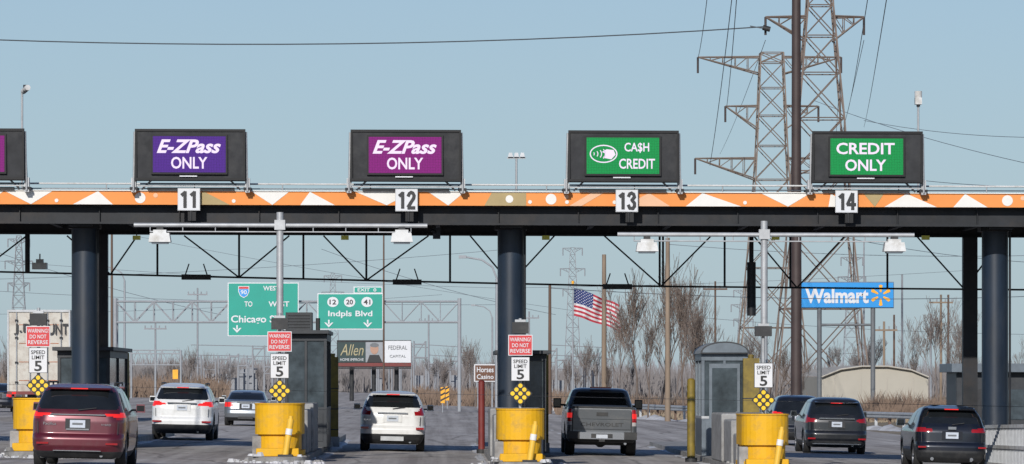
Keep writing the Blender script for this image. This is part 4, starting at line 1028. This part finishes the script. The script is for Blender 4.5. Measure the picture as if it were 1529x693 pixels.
for q in (.1,.55,1.06): m.add([(A.x-.05,A.y,z+q),(B.x-.05,B.y,z+q*1.27),(B.x-.05,B.y,z+q*1.27+.09),(A.x-.05,A.y,z+q+.09),(A.x+.05,A.y,z+q),(B.x+.05,B.y,z+q*1.27),(B.x+.05,B.y,z+q*1.27+.09),(A.x+.05,A.y,z+q+.09)],[(0,1,2,3),(7,6,5,4),(3,2,6,7),(0,4,5,1),(0,3,7,4),(1,5,6,2)],'whitep')
m.build()
def snowbank(pts,w,h,seed):
    m=MB('snow_bank'); rng=random.Random(seed); V=[]
    for (xa,ya),(xb,yb) in zip(pts,pts[1:]):
        L=math.hypot(xb-xa,yb-ya); n=int(L/.5)
        for i in range(n):
            t=i/n; x=xa+(xb-xa)*t; y=ya+(yb-ya)*t; z=g(x); hh=h*rng.uniform(.1,1)*(.5+.5*math.sin(y*.6+seed)); ww=w*rng.uniform(.6,1.1)
            V.append([(x-ww,y,z-.01),(x-ww*.5+rng.uniform(-.1,.1),y,z+hh*.7),(x+rng.uniform(-.1,.1),y,z+hh),(x+ww*.5,y,z+hh*.6),(x+ww,y,z-.01)])
    vs=[p for r in V for p in r]; fs=[(j*5+i,j*5+i+1,(j+1)*5+i+1,(j+1)*5+i) for j in range(len(V)-1) for i in range(4)]
    m.add(vs,fs,'snow',True); m.build()
snowbank([(24,214),(22.2,228),(16.7,250),(11.3,276),(8.2,310)],.7,.35,3)
snowbank([(17,150),(19,175),(22,205)],.6,.3,5)
snowbank([(-30,200),(-31,240),(-29,320)],1.0,.35,8)
for X in ISL:
    snowbank([(X+.78,108),(X+.85,120),(X+.8,150)],.18,.07,int(X*7)); snowbank([(X-.78,108),(X-.85,120),(X-.8,150)],.16,.06,int(X*9))

# ------------------------------------------------------------------ light and sky
el=math.radians(24); sv=Vector((-.22,-.975,0)).normalized()
sund=Vector((sv.x*math.cos(el),sv.y*math.cos(el),math.sin(el)))
w=bpy.data.worlds.new('World'); scene.world=w; w.use_nodes=True
nt=w.node_tree; bg=nt.nodes['Background']
sky=nt.nodes.new('ShaderNodeTexSky'); sky.sky_type='NISHITA'; sky.sun_disc=False
sky.sun_elevation=el; sky.sun_rotation=math.atan2(sv.x,sv.y)
sky.air_density=1.0; sky.dust_density=.3; sky.ozone_density=3.5; sky.altitude=0
tint=nt.nodes.new('ShaderNodeMixRGB'); tint.blend_type='MULTIPLY'; tint.inputs[0].default_value=1; tint.inputs[2].default_value=(.76,.78,.90,1)
nt.links.new(sky.outputs[0],tint.inputs[1])
# thin blue winter haze that fades with elevation
tc=nt.nodes.new('ShaderNodeTexCoord'); sep=nt.nodes.new('ShaderNodeSeparateXYZ'); nt.links.new(tc.outputs['Generated'],sep.inputs[0])
mr=nt.nodes.new('ShaderNodeMapRange'); mr.inputs['From Min'].default_value=0; mr.inputs['From Max'].default_value=.3; mr.inputs['To Min'].default_value=.75; mr.inputs['To Max'].default_value=0
nt.links.new(sep.outputs['Z'],mr.inputs['Value'])
hz=nt.nodes.new('ShaderNodeMixRGB'); hz.inputs[2].default_value=(3.75,5.15,6.1,1)
nt.links.new(mr.outputs[0],hz.inputs[0]); nt.links.new(tint.outputs[0],hz.inputs[1])
nt.links.new(hz.outputs[0],bg.inputs['Color']); bg.inputs['Strength'].default_value=.098
ld=bpy.data.lights.new('Sun','SUN'); ld.energy=3.8; ld.angle=math.radians(.5); ld.color=(1,.96,.90)
lo=bpy.data.objects.new('sun_light',ld); scene.collection.objects.link(lo); lo.rotation_euler=(-sund).to_track_quat('-Z','Y').to_euler(); lo.location=(0,0,60)
cd=bpy.data.cameras.new('camera'); co=bpy.data.objects.new('camera',cd); scene.collection.objects.link(co)
co.location=(0,0,CAMZ); co.rotation_euler=(math.pi/2,0,0)
cd.sensor_width=36; cd.lens=F/1529*36; cd.shift_x=(764.5-CX)/1529; cd.shift_y=(HY-346.5)/1529; cd.clip_end=20000; cd.clip_start=.5
scene.camera=co
